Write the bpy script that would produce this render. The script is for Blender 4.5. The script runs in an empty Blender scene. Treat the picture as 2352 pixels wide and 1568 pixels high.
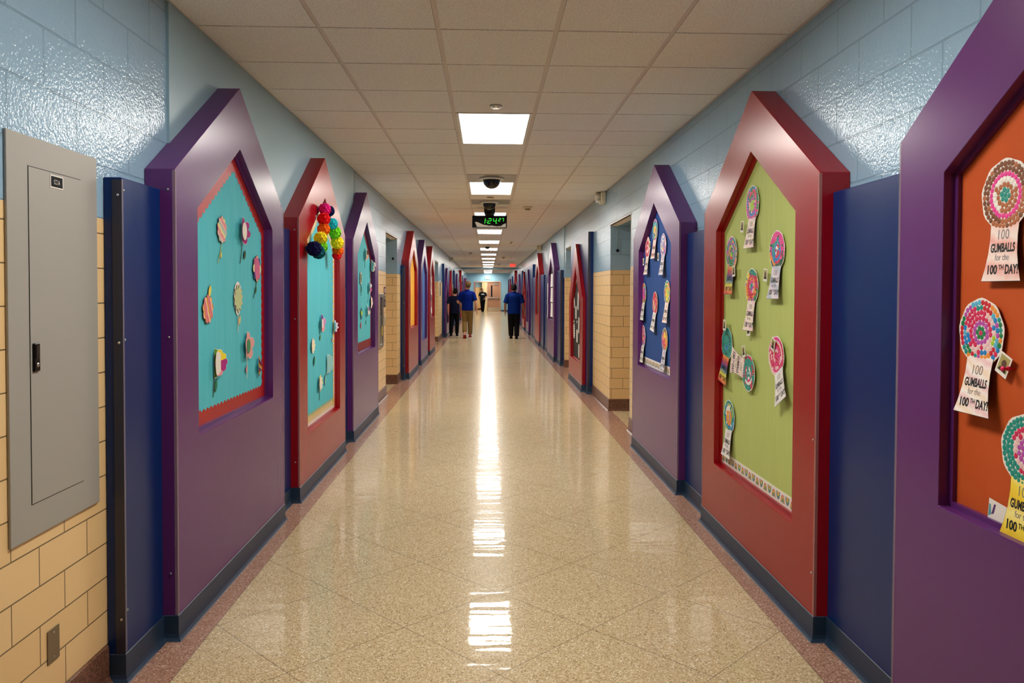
import bpy, math, random
from mathutils import Vector, Matrix
random.seed(7)
SC = bpy.context.scene
COL = SC.collection
PI = math.pi

# ------------------------------------------------------------------ materials
def lin(c):
    return tuple(((v/255)/12.92 if v/255 <= .04045 else ((v/255+.055)/1.055)**2.4) for v in c)+(1,)
MATS = {}
def mat(name, rgb, rough=.5, spec=.5, metal=0, emit=0, alpha=1, bump=None, coat=0):
    if name in MATS: return MATS[name]
    m = bpy.data.materials.new(name); m.use_nodes = True
    nt = m.node_tree; b = nt.nodes['Principled BSDF']
    b.inputs['Base Color'].default_value = lin(rgb)
    b.inputs['Roughness'].default_value = rough
    b.inputs['Metallic'].default_value = metal
    b.inputs['Specular IOR Level'].default_value = spec
    if coat: b.inputs['Coat Weight'].default_value = coat; b.inputs['Coat Roughness'].default_value = .1
    if emit:
        b.inputs['Emission Color'].default_value = lin(rgb); b.inputs['Emission Strength'].default_value = emit
    if alpha < 1: b.inputs['Alpha'].default_value = alpha
    if bump:
        sc, dist, stretch = bump
        tc = nt.nodes.new('ShaderNodeTexCoord'); mp = nt.nodes.new('ShaderNodeMapping')
        mp.inputs['Scale'].default_value = stretch
        n = nt.nodes.new('ShaderNodeTexNoise'); n.inputs['Scale'].default_value = sc; n.inputs['Detail'].default_value = 2
        bp = nt.nodes.new('ShaderNodeBump'); bp.inputs['Distance'].default_value = dist; bp.inputs['Strength'].default_value = 1
        nt.links.new(tc.outputs['Object'], mp.inputs[0]); nt.links.new(mp.outputs[0], n.inputs['Vector'])
        nt.links.new(n.outputs[0], bp.inputs['Height']); nt.links.new(bp.outputs[0], b.inputs['Normal'])
    MATS[name] = m
    return m

class NG:
    """small helper to write node maths"""
    def __init__(s, nt): s.nt = nt
    def n(s, t): return s.nt.nodes.new(t)
    def put(s, sock, v):
        if isinstance(v, (int, float)): sock.default_value = v
        else: s.nt.links.new(v, sock)
    def m(s, op, a, b=0.0, c=0.0):
        x = s.n('ShaderNodeMath'); x.operation = op
        s.put(x.inputs[0], a); s.put(x.inputs[1], b); s.put(x.inputs[2], c)
        return x.outputs[0]
    def mix(s, f, a, b):
        x = s.n('ShaderNodeMix'); x.data_type = 'RGBA'
        s.put(x.inputs[0], f)
        for sock, v in ((x.inputs[6], a), (x.inputs[7], b)):
            if isinstance(v, tuple): sock.default_value = v
            else: s.nt.links.new(v, sock)
        return x.outputs[2]
    def mixf(s, f, a, b):
        x = s.n('ShaderNodeMix'); x.data_type = 'FLOAT'
        s.put(x.inputs[0], f); s.put(x.inputs[2], a); s.put(x.inputs[3], b)
        return x.outputs[0]

def block_wall(name):
    m = bpy.data.materials.new(name); m.use_nodes = True
    nt = m.node_tree; g = NG(nt); b = nt.nodes['Principled BSDF']; L = nt.links
    tc = g.n('ShaderNodeTexCoord'); sx = g.n('ShaderNodeSeparateXYZ'); L.new(tc.outputs['Object'], sx.inputs[0])
    ge = g.n('ShaderNodeNewGeometry'); sn = g.n('ShaderNodeSeparateXYZ'); L.new(ge.outputs['True Normal'], sn.inputs[0])
    side = g.m('GREATER_THAN', g.m('ABSOLUTE', sn.outputs[0]), .5)
    u = g.mixf(side, g.m('ADD', sx.outputs[0], 10.14), g.m('ADD', sx.outputs[1], 20.0))
    z = sx.outputs[2]
    up = g.m('GREATER_THAN', z, 1.836)
    def brick(off_u, off_z, w, h, mort, smooth):
        c = g.n('ShaderNodeCombineXYZ'); g.put(c.inputs[0], g.m('ADD', u, off_u)); g.put(c.inputs[1], g.m('ADD', z, off_z))
        t = g.n('ShaderNodeTexBrick'); L.new(c.outputs[0], t.inputs['Vector'])
        t.inputs['Scale'].default_value = 1; t.inputs['Brick Width'].default_value = w; t.inputs['Row Height'].default_value = h
        t.inputs['Mortar Size'].default_value = mort; t.inputs['Mortar Smooth'].default_value = smooth
        t.inputs['Color1'].default_value = (0, 0, 0, 1); t.inputs['Color2'].default_value = (1, 1, 1, 1); t.inputs['Bias'].default_value = 0
        return t
    bl = brick(.4064*60-22.853, 0.2032*10-1.836, .4064, .2032, .004, .35)
    tn = brick(.305*90-22.591, .13547*2-.1515, .305, .13547, .0027, .2)
    noi = g.n('ShaderNodeTexNoise'); noi.inputs['Scale'].default_value = 75; noi.inputs['Detail'].default_value = 2.5
    L.new(tc.outputs['Object'], noi.inputs['Vector'])
    noi2 = g.n('ShaderNodeTexNoise'); noi2.inputs['Scale'].default_value = 9; L.new(tc.outputs['Object'], noi2.inputs['Vector'])
    blue = g.mix(g.m('MULTIPLY', noi2.outputs[0], .35), lin((150, 184, 208)), lin((138, 172, 198)))
    blue = g.mix(g.m('MULTIPLY', bl.outputs['Fac'], .35), blue, lin((120, 150, 168)))
    tan = g.mix(g.m('MULTIPLY', tn.outputs['Color'], .5), lin((236, 204, 150)), lin((228, 192, 134)))
    tan = g.mix(tn.outputs['Fac'], tan, lin((124, 104, 72)))
    L.new(g.mix(up, tan, blue), b.inputs['Base Color'])
    rb = g.m('ADD', .09, g.m('MULTIPLY', noi2.outputs[0], .05))
    g.put(b.inputs['Roughness'], g.mixf(up, .3, rb))
    b.inputs['Specular IOR Level'].default_value = .5
    hb = g.m('SUBTRACT', g.m('MULTIPLY', noi.outputs[0], .0026), g.m('MULTIPLY', bl.outputs['Fac'], .004))
    ht = g.m('MULTIPLY', tn.outputs['Fac'], -.002)
    bp = g.n('ShaderNodeBump'); bp.inputs['Distance'].default_value = 1; bp.inputs['Strength'].default_value = 1
    g.put(bp.inputs['Height'], g.mixf(up, ht, hb)); L.new(bp.outputs[0], b.inputs['Normal'])
    return m

def terrazzo(name, border_only=False, dark=False):
    m = bpy.data.materials.new(name); m.use_nodes = True
    nt = m.node_tree; g = NG(nt); b = nt.nodes['Principled BSDF']; L = nt.links
    tc = g.n('ShaderNodeTexCoord'); sx = g.n('ShaderNodeSeparateXYZ'); L.new(tc.outputs['Object'], sx.inputs[0])
    def chips(scale, cols):
        v = g.n('ShaderNodeTexVoronoi'); v.inputs['Scale'].default_value = scale; L.new(tc.outputs['Object'], v.inputs['Vector'])
        s = g.n('ShaderNodeSeparateColor'); L.new(v.outputs['Color'], s.inputs[0])
        r = g.n('ShaderNodeValToRGB'); r.color_ramp.interpolation = 'CONSTANT'
        els = r.color_ramp.elements
        while len(els) < len(cols): els.new(.5)
        p = 0
        for e, (c, w) in zip(els, cols): e.position = p; e.color = lin(c); p += w
        L.new(s.outputs[0], r.inputs[0])
        return r.outputs[0], s.outputs[1]
    cream, rnd = chips(185, [((200, 180, 142), .34), ((186, 164, 124), .28), ((214, 198, 162), .2), ((166, 144, 108), .1), ((234, 226, 202), .05), ((130, 110, 84), .03)])
    pink, _ = chips(170, [((166, 126, 110), .34), ((152, 112, 96), .26), ((182, 144, 128), .2), ((136, 98, 84), .14), ((206, 178, 162), .06)])
    if border_only:
        brown, _ = chips(170, [((112, 76, 60), .4), ((92, 60, 46), .3), ((134, 98, 80), .2), ((70, 46, 36), .1)])
        L.new(brown, b.inputs['Base Color']); b.inputs['Roughness'].default_value = .3
        return m
    x, y = sx.outputs[0], sx.outputs[1]
    inl = g.m('LESS_THAN', x, -1.257); inr = g.m('GREATER_THAN', x, 1.354)
    al = g.m('LESS_THAN', x, -1.53); ar = g.m('GREATER_THAN', x, 1.625)
    isb = g.m('SUBTRACT', g.m('ADD', inl, inr), g.m('ADD', al, ar))
    def line(expr, period, norm, w):
        f = g.m('FRACT', g.m('ADD', g.m('DIVIDE', expr, period), 100.5))
        d = g.m('MULTIPLY', g.m('ABSOLUTE', g.m('SUBTRACT', f, .5)), period*norm)
        return g.m('LESS_THAN', d, w)
    A = line(g.m('SUBTRACT', g.m('ADD', y, g.m('MULTIPLY', x, 1.0305)), 3.113), .855, .696, .0028)
    B = line(g.m('SUBTRACT', g.m('SUBTRACT', y, g.m('MULTIPLY', x, .9415)), 3.006), .855, .728, .0028)
    dia = g.m('MAXIMUM', A, B)
    Tl = g.m('MULTIPLY', line(g.m('SUBTRACT', y, 3.554), .855, 1, .0028), inl)
    Tr = g.m('MULTIPLY', line(g.m('SUBTRACT', y, 3.425), .855, 1, .0028), inr)
    el = g.m('MAXIMUM', g.m('LESS_THAN', g.m('ABSOLUTE', g.m('ADD', x, 1.257)), .003), g.m('LESS_THAN', g.m('ABSOLUTE', g.m('SUBTRACT', x, 1.354)), .003))
    lines = g.m('MAXIMUM', g.mixf(isb, dia, g.m('MAXIMUM', Tl, Tr)), el)
    c = g.mix(isb, cream, pink)
    big = g.n('ShaderNodeTexNoise'); big.inputs['Scale'].default_value = 1.3; L.new(tc.outputs['Object'], big.inputs['Vector'])
    c = g.mix(g.m('MULTIPLY', big.outputs[0], .16), c, lin((150, 126, 88)))
    c = g.mix(g.m('MULTIPLY', lines, .5), c, lin((96, 82, 66)))
    L.new(c, b.inputs['Base Color'])
    g.put(b.inputs['Roughness'], g.m('ADD', .2, g.m('MULTIPLY', g.m('POWER', rnd, 4), .15)))
    b.inputs['Specular IOR Level'].default_value = .03
    b.inputs['Coat Weight'].default_value = .34; b.inputs['Coat Roughness'].default_value = .045
    mp = g.n('ShaderNodeMapping'); mp.inputs['Scale'].default_value = (1.4, 7.0, 1); L.new(tc.outputs['Object'], mp.inputs[0])
    n1 = g.n('ShaderNodeTexNoise'); n1.inputs['Scale'].default_value = 1.6; n1.inputs['Detail'].default_value = 1; L.new(mp.outputs[0], n1.inputs['Vector'])
    n2 = g.n('ShaderNodeTexNoise'); n2.inputs['Scale'].default_value = 26; n2.inputs['Detail'].default_value = 1; L.new(tc.outputs['Object'], n2.inputs['Vector'])
    h = g.m('ADD', g.m('MULTIPLY', n1.outputs[0], .0019), g.m('MULTIPLY', n2.outputs[0], .00022))
    bp = g.n('ShaderNodeBump'); bp.inputs['Distance'].default_value = 1; bp.inputs['Strength'].default_value = 1
    g.put(bp.inputs['Height'], h); L.new(bp.outputs[0], b.inputs['Normal']); L.new(bp.outputs[0], b.inputs['Coat Normal'])
    return m

def tile_mat(name):
    m = bpy.data.materials.new(name); m.use_nodes = True
    nt = m.node_tree; g = NG(nt); b = nt.nodes['Principled BSDF']; L = nt.links
    tc = g.n('ShaderNodeTexCoord')
    n = g.n('ShaderNodeTexNoise'); n.inputs['Scale'].default_value = 190; n.inputs['Detail'].default_value = 3; L.new(tc.outputs['Object'], n.inputs['Vector'])
    r = g.n('ShaderNodeValToRGB'); r.color_ramp.elements[0].position = .32; r.color_ramp.elements[1].position = .5
    r.color_ramp.elements[0].color = lin((196, 188, 178)); r.color_ramp.elements[1].color = lin((244, 240, 234))
    L.new(n.outputs[0], r.inputs[0]); L.new(r.outputs[0], b.inputs['Base Color'])
    b.inputs['Roughness'].default_value = .9; b.inputs['Specular IOR Level'].default_value = .2
    return m

def paper_mat(name, rgb, rgb2, scale=(1, 1, 1), rough=.75, dist=.0):
    """board paper / cloth with faint long creases and tone variation"""
    m = bpy.data.materials.new(name); m.use_nodes = True
    nt = m.node_tree; g = NG(nt); b = nt.nodes['Principled BSDF']; L = nt.links
    tc = g.n('ShaderNodeTexCoord'); mp = g.n('ShaderNodeMapping'); mp.inputs['Scale'].default_value = scale; L.new(tc.outputs['Object'], mp.inputs[0])
    n = g.n('ShaderNodeTexNoise'); n.inputs['Scale'].default_value = 9; n.inputs['Detail'].default_value = 3; L.new(mp.outputs[0], n.inputs['Vector'])
    L.new(g.mix(n.outputs[0], lin(rgb), lin(rgb2)), b.inputs['Base Color'])
    b.inputs['Roughness'].default_value = rough; b.inputs['Specular IOR Level'].default_value = .3
    if dist:
        bp = g.n('ShaderNodeBump'); bp.inputs['Distance'].default_value = dist; bp.inputs['Strength'].default_value = 1
        L.new(n.outputs[0], bp.inputs['Height']); L.new(bp.outputs[0], b.inputs['Normal'])
    MATS[name] = m
    return m

def stripes_mat(name, cols, scale, angle=25, noise=.35):
    """hand-coloured marker stripes"""
    m = bpy.data.materials.new(name); m.use_nodes = True
    nt = m.node_tree; g = NG(nt); b = nt.nodes['Principled BSDF']; L = nt.links
    tc = g.n('ShaderNodeTexCoord'); sx = g.n('ShaderNodeSeparateXYZ'); L.new(tc.outputs['Object'], sx.inputs[0])
    a = math.radians(angle)
    v = g.m('ADD', g.m('MULTIPLY', sx.outputs[0], math.cos(a)), g.m('MULTIPLY', sx.outputs[2], math.sin(a)))
    n = g.n('ShaderNodeTexNoise'); n.inputs['Scale'].default_value = 25; L.new(tc.outputs['Object'], n.inputs['Vector'])
    v = g.m('FRACT', g.m('ADD', g.m('MULTIPLY', v, scale), g.m('ADD', g.m('MULTIPLY', n.outputs[0], noise), 10.2)))
    r = g.n('ShaderNodeValToRGB'); r.color_ramp.interpolation = 'LINEAR'
    els = r.color_ramp.elements
    while len(els) < len(cols): els.new(.5)
    for i, (e, c) in enumerate(zip(els, cols)): e.position = i/max(1, len(cols)-1); e.color = lin(c)
    L.new(v, r.inputs[0]); L.new(r.outputs[0], b.inputs['Base Color'])
    b.inputs['Roughness'].default_value = .7
    MATS[name] = m
    return m

PANEL = dict(rough=.27, spec=.5)
M_PURPLE = mat('purple_laminate', (93, 40, 108), bump=(22, .0001, (1, 1, .12)), **PANEL)
M_RED = mat('red_laminate', (152, 9, 22), bump=(22, .0001, (1, 1, .12)), **PANEL)
M_BLUE = mat('navy_laminate', (0, 38, 98), spec=.35, rough=.3, bump=(60, .0001, (1, 1, .2)))
M_COVE = mat('slate_rubber', (32, 54, 78), rough=.42)
M_GUARD = mat('clear_vinyl', (225, 205, 200), rough=.22, alpha=.12)
M_GUARD_DK = mat('dark_vinyl', (46, 48, 66), rough=.3)
M_SCREW = mat('screw_steel', (205, 205, 205), rough=.3, metal=1)
M_BLOCK = block_wall('painted_block')
M_SMOOTH = mat('painted_board_blue', (150, 182, 196), rough=.38, bump=(60, .00015, (1, 1, 1)))
M_FLOOR = terrazzo('terrazzo_floor')
M_TBASE = terrazzo('terrazzo_base', border_only=True)
M_TILE = tile_mat('ceiling_tile')
M_TBAR = mat('ceiling_tee', (214, 202, 194), rough=.5)
M_WHITE = mat('white_paint', (232, 230, 222), rough=.5)
M_PAPER = mat('white_paper', (236, 232, 226), rough=.7)
M_BLACK = mat('black_plastic', (9, 9, 10), rough=.2, spec=.3)
M_INK = mat('black_ink', (16, 15, 17), rough=.6)
M_GREYINK = mat('grey_ink', (120, 112, 116), rough=.6)
M_GREYMETAL = mat('grey_enamel', (160, 159, 152), rough=.42, bump=(500, .00004, (1, 1, 1)))
M_STEEL = mat('brushed_steel', (150, 138, 122), rough=.35, metal=1)
M_ALU = mat('aluminium', (186, 184, 176), rough=.35, metal=.9)
M_CREAM = mat('cream_plastic', (226, 214, 182), rough=.45)
M_LIGHT = mat('lamp_diffuser', (255, 249, 240), rough=.5, emit=25.0)
M_SKIN = mat('skin_fair', (196, 142, 116), rough=.55)
M_SKIN2 = mat('skin_tan', (150, 100, 76), rough=.55)

# ------------------------------------------------------------------ mesh builder
class MB:
    def __init__(s): s.v = []; s.f = []; s.m = []
    def face(s, pts, mi=0):
        i = len(s.v); s.v += [tuple(p) for p in pts]; s.f.append(list(range(i, i+len(pts)))); s.m.append(mi)
    def box(s, x0, x1, y0, y1, z0, z1, mi=0):
        i = len(s.v)
        s.v += [(x0, y0, z0), (x1, y0, z0), (x1, y1, z0), (x0, y1, z0), (x0, y0, z1), (x1, y0, z1), (x1, y1, z1), (x0, y1, z1)]
        for q in ((0, 3, 2, 1), (4, 5, 6, 7), (0, 1, 5, 4), (1, 2, 6, 5), (2, 3, 7, 6), (3, 0, 4, 7)):
            s.f.append([i+k for k in q]); s.m.append(mi)
    def prism(s, pts, y0, y1, mi=0, ms=None):
        """pts (x,z) counter-clockwise seen from -y; y0 front"""
        n = len(pts); i = len(s.v)
        s.v += [(x, y0, z) for x, z in pts]+[(x, y1, z) for x, z in pts]
        s.f.append([i+k for k in range(n)]); s.m.append(mi)
        s.f.append([i+n+k for k in reversed(range(n))]); s.m.append(mi)
        for k in range(n):
            k2 = (k+1) % n
            s.f.append([i+k, i+n+k, i+n+k2, i+k2]); s.m.append(mi if ms is None else ms)
    def fan(s, pts, y=0, c=None, mi=0):
        n = len(pts); i = len(s.v)
        if c is None: c = (sum(p[0] for p in pts)/n, sum(p[1] for p in pts)/n)
        s.v += [(p[0], y, p[1]) for p in pts]+[(c[0], y, c[1])]
        for k in range(n): s.f.append([i+k, i+(k+1) % n, i+n]); s.m.append(mi)
    def loft(s, rings, mi=0, caps=True):
        n = len(rings[0]); i = len(s.v)
        for r in rings: s.v += [tuple(p) for p in r]
        for a in range(len(rings)-1):
            for k in range(n):
                k2 = (k+1) % n
                s.f.append([i+a*n+k, i+a*n+k2, i+(a+1)*n+k2, i+(a+1)*n+k]); s.m.append(mi)
        if caps:
            s.f.append([i+k for k in reversed(range(n))]); s.m.append(mi)
            s.f.append([i+(len(rings)-1)*n+k for k in range(n)]); s.m.append(mi)
    def erings(s, data, n=18, mi=0):
        """data: (cx,cy,z,rx,ry) horizontal ellipses going up"""
        s.loft([[(cx+rx*math.cos(2*PI*k/n), cy+ry*math.sin(2*PI*k/n), z) for k in range(n)] for cx, cy, z, rx, ry in data], mi)
    def tube(s, pts, rad, n=12, mi=0, round_ends=True):
        P = [Vector(p) for p in pts]; R = list(rad) if hasattr(rad, '__len__') else [rad]*len(P)
        rings = []
        def ring(c, t, r, ref):
            a = t.cross(ref).normalized(); b = t.cross(a).normalized()
            return [tuple(c+(a*math.cos(2*PI*k/n)+b*math.sin(2*PI*k/n))*r) for k in range(n)]
        d0 = (P[-1]-P[0]).normalized()
        ref = Vector((1, 0, 0)) if abs(d0.x) < .8 else Vector((0, 1, 0))
        for i, p in enumerate(P):
            t = (P[min(i+1, len(P)-1)]-P[max(i-1, 0)]).normalized()
            if i == 0 and round_ends:
                rings.append(ring(p-t*R[0]*.8, t, R[0]*.45, ref)); rings.append(ring(p-t*R[0]*.45, t, R[0]*.85, ref))
            rings.append(ring(p, t, R[i], ref))
            if i == len(P)-1 and round_ends:
                rings.append(ring(p+t*R[i]*.45, t, R[i]*.85, ref)); rings.append(ring(p+t*R[i]*.8, t, R[i]*.45, ref))
        s.loft(rings, mi)
    def lathe(s, prof, c=(0, 0, 0), n=24, axis='z', mi=0):
        rings = []
        for r, h in prof:
            ring = []
            for k in range(n):
                a = 2*PI*k/n; x, y = r*math.cos(a), r*math.sin(a)
                p = (x, y, h) if axis == 'z' else ((x, -h, y) if axis == '-y' else (h, x, y))
                ring.append((p[0]+c[0], p[1]+c[1], p[2]+c[2]))
            rings.append(ring)
        s.loft(rings, mi)
    def sweep(s, path, prof, mi=0):
        """path: (x,y) open polyline, outward = left normal flipped; prof (offset, z)"""
        n = len(path); rows = []
        for i, p in enumerate(path):
            p = Vector((p[0], p[1]))
            d1 = (p-Vector(path[i-1][:2])).normalized() if i > 0 else None
            d2 = (Vector(path[i+1][:2])-p).normalized() if i < n-1 else None
            d1 = d1 or d2; d2 = d2 or d1
            n1 = Vector((d1.y, -d1.x)); n2 = Vector((d2.y, -d2.x))
            bis = (n1+n2); bis = bis/ (bis.dot(n1)) if bis.length > 1e-6 else n1
            rows.append([(p.x+bis.x*o, p.y+bis.y*o, z) for o, z in prof])
        k0 = len(s.v); m = len(prof)
        for r in rows: s.v += r
        for i in range(n-1):
            for j in range(m-1):
                s.f.append([k0+i*m+j, k0+(i+1)*m+j, k0+(i+1)*m+j+1, k0+i*m+j+1]); s.m.append(mi)
    def add_text(s, verts, polys, fx, mi=0):
        i = len(s.v); s.v += [fx(v) for v in verts]
        for p in polys: s.f.append([i+k for k in p]); s.m.append(mi)
    def mesh(s, name, mats, smooth=False):
        me = bpy.data.meshes.new(name); me.from_pydata(s.v, [], s.f)
        for m in mats: me.materials.append(m)
        me.polygons.foreach_set('material_index', s.m)
        if smooth: me.polygons.foreach_set('use_smooth', [True]*len(s.f))
        me.update()
        return me
    def build(s, name, mats, parent=None, smooth=False, loc=(0, 0, 0), rot=(0, 0, 0), bevel=0):
        if not isinstance(mats, (list, tuple)): mats = [mats]
        o = bpy.data.objects.new(name, s.mesh(name, mats, smooth)); COL.objects.link(o)
        o.location = loc; o.rotation_euler = rot
        if parent: o.parent = parent
        if bevel:
            b = o.modifiers.new('bevel', 'BEVEL'); b.width = bevel; b.segments = 2; b.limit_method = 'ANGLE'; b.angle_limit = math.radians(40)
        return o

def shared(name, me, parent=None, loc=(0, 0, 0), rot=(0, 0, 0)):
    o = bpy.data.objects.new(name, me); COL.objects.link(o); o.location = loc; o.rotation_euler = rot
    if parent: o.parent = parent
    return o
def tag(o, label, cat, group=None):
    o['label'] = label; o['category'] = cat
    if group: o['group'] = group
    return o
def structure(o): o['kind'] = 'structure'; return o
def empty(name, loc, rot=(0, 0, 0)):
    o = bpy.data.objects.new(name, None); COL.objects.link(o); o.empty_display_size = .1
    o.location = loc; o.rotation_euler = rot
    return o
def on_wall(name, side, x, y, z=0, roll=0):
    """Empty facing the corridor: local x to the viewer's right, -y out of the wall, z up; roll clockwise"""
    return empty(name, (x, y, z), (0, roll, PI/2 if side == 'L' else -PI/2))
def text(body, size=1.0, bold=0.0):
    cu = bpy.data.curves.new('t', 'FONT'); cu.body = body; cu.size = size; cu.offset = bold; cu.align_x = 'CENTER'; cu.resolution_u = 3
    o = bpy.data.objects.new('t', cu); COL.objects.link(o)
    bpy.context.view_layer.update()
    me = bpy.data.meshes.new_from_object(o.evaluated_get(bpy.context.evaluated_depsgraph_get()))
    v = [tuple(p.co) for p in me.vertices]; f = [list(p.vertices) for p in me.polygons]
    bpy.data.objects.remove(o); bpy.data.curves.remove(cu); bpy.data.meshes.remove(me)
    return v, f
def put_text(mb, body, cx, z0, h, w=None, bold=0, mi=0, y=0, shear=0):
    """lettering in the local xz plane, baseline z0, cap height h, fitted to width w"""
    v, f = text(body, 1.0, bold)
    xs = [p[0] for p in v]; ys = [p[1] for p in v]
    y0, y1 = (0, .73)
    k = h/(y1-y0); kx = (w/(max(xs)-min(xs))) if w else k
    mx = (max(xs)+min(xs))/2
    mb.add_text(v, f, lambda p: (cx+(p[0]-mx)*kx+shear*p[1]*k, y-p[2], z0+p[1]*k), mi)

def voxel(mb, name, mats, vox, parent=None, smooth_iter=2):
    """one continuous surface from overlapping closed shapes"""
    o = mb.build(name, mats)
    md = o.modifiers.new('r', 'REMESH'); md.mode = 'VOXEL'; md.voxel_size = vox
    if smooth_iter:
        sm = o.modifiers.new('s', 'SMOOTH'); sm.factor = .5; sm.iterations = smooth_iter
    bpy.context.view_layer.update()
    me = bpy.data.meshes.new_from_object(o.evaluated_get(bpy.context.evaluated_depsgraph_get()))
    o.modifiers.clear(); old = o.data; o.data = me; bpy.data.meshes.remove(old); me.name = name
    if not me.materials: me.materials.append(mats if not isinstance(mats, list) else mats[0])
    me.polygons.foreach_set('use_smooth', [True]*len(me.polygons))
    if parent: o.parent = parent
    return o

# ------------------------------------------------------------------ corridor dimensions
XWL, XWR = -1.505, 1.60        # block walls
XFL, XFR = -1.372, 1.462       # house-panel faces
XBL, XBR = -1.435, 1.522       # navy panel faces
ZC = 2.908                     # ceiling
Y0, Y1 = -6.0, 58.0            # near end behind the camera, far end wall
ALC_L = [(11.35, 12.75), (21.92, 23.35), (31.7, 33.1)]
ALC_R = [(8.45, 9.87), (14.10, 15.50), (31.95+.5, 33.3)]
ALC_D, ALC_Z = .75, 2.42

def side_wall(name, xw, sgn, alcoves):
    mb = MB()
    def bx(d0, d1, ya, yb, za, zb):
        a, b = xw+sgn*d0, xw+sgn*d1
        mb.box(min(a, b), max(a, b), ya, yb, za, zb)
    y = Y0
    for a, b in alcoves:
        bx(0, .95, y, a, -.05, 3.05); bx(0, .95, a, b, ALC_Z, 3.05); bx(ALC_D, .95, a, b, -.05, ALC_Z); y = b
    bx(0, .95, y, Y1+.001, -.05, 3.05)
    return structure(mb.build(name, M_BLOCK))
side_wall('wall_left', XWL, -1, ALC_L)
side_wall('wall_right', XWR, 1, ALC_R)
# smooth painted board areas over the block
mb = MB(); mb.box(XWL-.005, XWL+.013, 3.64, 8.55, 1.836, 2.93); structure(mb.build('trim_1', M_SMOOTH))
mb = MB(); mb.box(XWR-.013, XWR+.005, 15.75, 20.0, 1.836, 2.93); structure(mb.build('trim_2', M_SMOOTH))
# steel lintel edges over the recesses, coloured white for the glare on them
n = 3
for sgn, xw, al in ((-1, XWL, ALC_L), (1, XWR, ALC_R)):
    for a, b in al:
        mb = MB(); x0, x1 = sorted((xw-sgn*.004, xw+sgn*.10))
        mb.box(x0, x1, a+.002, b-.002, ALC_Z-.012, ALC_Z-.001); x0, x1 = sorted((xw-sgn*.004, xw-sgn*.0005)); mb.box(x0, x1, a-.02, b+.02, ALC_Z-.012, ALC_Z+.016)
        structure(mb.build('trim_%d' % n, M_WHITE)); n += 1
# floor
mb = MB(); mb.box(-2.4, 2.5, Y0, Y1+6, -.05, 0); structure(mb.build('floor', M_FLOOR))
# terrazzo cove base on bare wall
PROF = [(.0, .152), (.012, .150), (.013, .03), (.02, .012), (.034, 0)]
def base(name, sgn, xw, runs):
    mb = MB()
    for run in runs:
        pts = [(xw+sgn*d, y) for d, y in run]
        if sgn < 0: pts = pts[::-1]
        pts = [(x, y) for x, y in pts]
        mb.sweep(pts if sgn < 0 else pts, PROF if sgn > 0 else PROF)
    return structure(mb.build(name, M_TBASE))
def run_pts(segs): return segs
aL, bL, cL = ALC_L; aR, bR, cR = ALC_R
D = ALC_D
# for the left wall the corridor lies on the +x side: path direction chosen so that the outward normal points to it
def base_left(runs):
    mb = MB()
    for run in runs: mb.sweep([(XWL-d, y) for d, y in run][::-1] if False else [(XWL-d, y) for d, y in run][::1], [(o, z) for o, z in PROF])
    return structure(mb.build('baseboard_left', M_TBASE))
def base_right(runs):
    mb = MB()
    for run in runs: mb.sweep([(XWR+d, y) for d, y in run][::-1], PROF)
    return structure(mb.build('baseboard_right', M_TBASE))
base_left([[(0, Y0), (0, 3.03)], [(0, 9.75), (0, aL[0]), (D, aL[0]), (D, aL[1]), (0, aL[1]), (0, 13.24)],
           [(0, 20.32), (0, bL[0]), (D, bL[0]), (D, bL[1]), (0, bL[1]), (0, 25.42)], [(0, 31.2), (0, cL[0]), (D, cL[0]), (D, cL[1]), (0, cL[1]), (0, 33.6)]])
base_right([[(0, 7.66), (0, aR[0]), (D, aR[0]), (D, aR[1]), (0, aR[1]), (0, 11.43)],
            [(0, 13.87), (0, bR[0]), (D, bR[0]), (D, bR[1]), (0, bR[1]), (0, 15.76)], [(0, 32.3), (0, cR[0]), (D, cR[0]), (D, cR[1]), (0, cR[1]), (0, 33.58)]])
# doors at the back of the recesses (out of view from the corridor axis)
M_DOOR = mat('beige_door', (186, 142, 112), rough=.45)
dn = 2
for sgn, xw, al in ((-1, XWL, ALC_L), (1, XWR, ALC_R)):
    for a, b in al[:2]:
        mb = MB(); x0, x1 = sorted((xw+sgn*(D-.035), xw+sgn*(D-.001)))
        mb.box(x0, x1, a+.22, b-.22, .005, 2.14)
        o = structure(mb.build('door_%d' % dn, M_DOOR)); dn += 1
        mb = MB(); mb.tube([(x0 if sgn > 0 else x1, a+.34, 1.0), ((x0 if sgn > 0 else x1)-sgn*.05, a+.34, 1.0), ((x0 if sgn > 0 else x1)-sgn*.05, a+.46, 1.0)], .009)
        mb.build('door_handle', M_ALU, o)

# ------------------------------------------------------------------ ceiling
COLX = [-1.505, -.866, -.256, .353, .963, 1.60]
ROW0, RS = 3.966, .6096
def row(k): return ROW0+RS*k
LIGHT_K = [k for k in range(-15, 88) if k % 6 == 3]
PLATE_K = [8, 12]
mb = MB(); mb.box(XWL+.001, XWR-.001, Y0, Y1, ZC+.008, ZC+.05, 1)
for k in range(-16, 89):
    ya, yb = row(k)+.008, row(k+1)-.008
    if yb > Y1 or (44.0 < yb and ya < 44.5): continue
    for c in range(5):
        if c == 2 and ((k % 6 in (3, 4) and k > -6) or k in PLATE_K or k in (86, 87)): continue
        xa, xb = COLX[c]+.013, COLX[c+1]-.013
        if c == 0: xa = COLX[0]+.024
        if c == 4: xb = COLX[5]-.024
        mb.box(xa, xb, ya, yb, ZC-.002, ZC+.0079, 0)
for i in (1, 2, 3, 4): mb.box(COLX[i]-.012, COLX[i]+.012, Y0, Y1, ZC+.002, ZC+.0081, 1)
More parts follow.
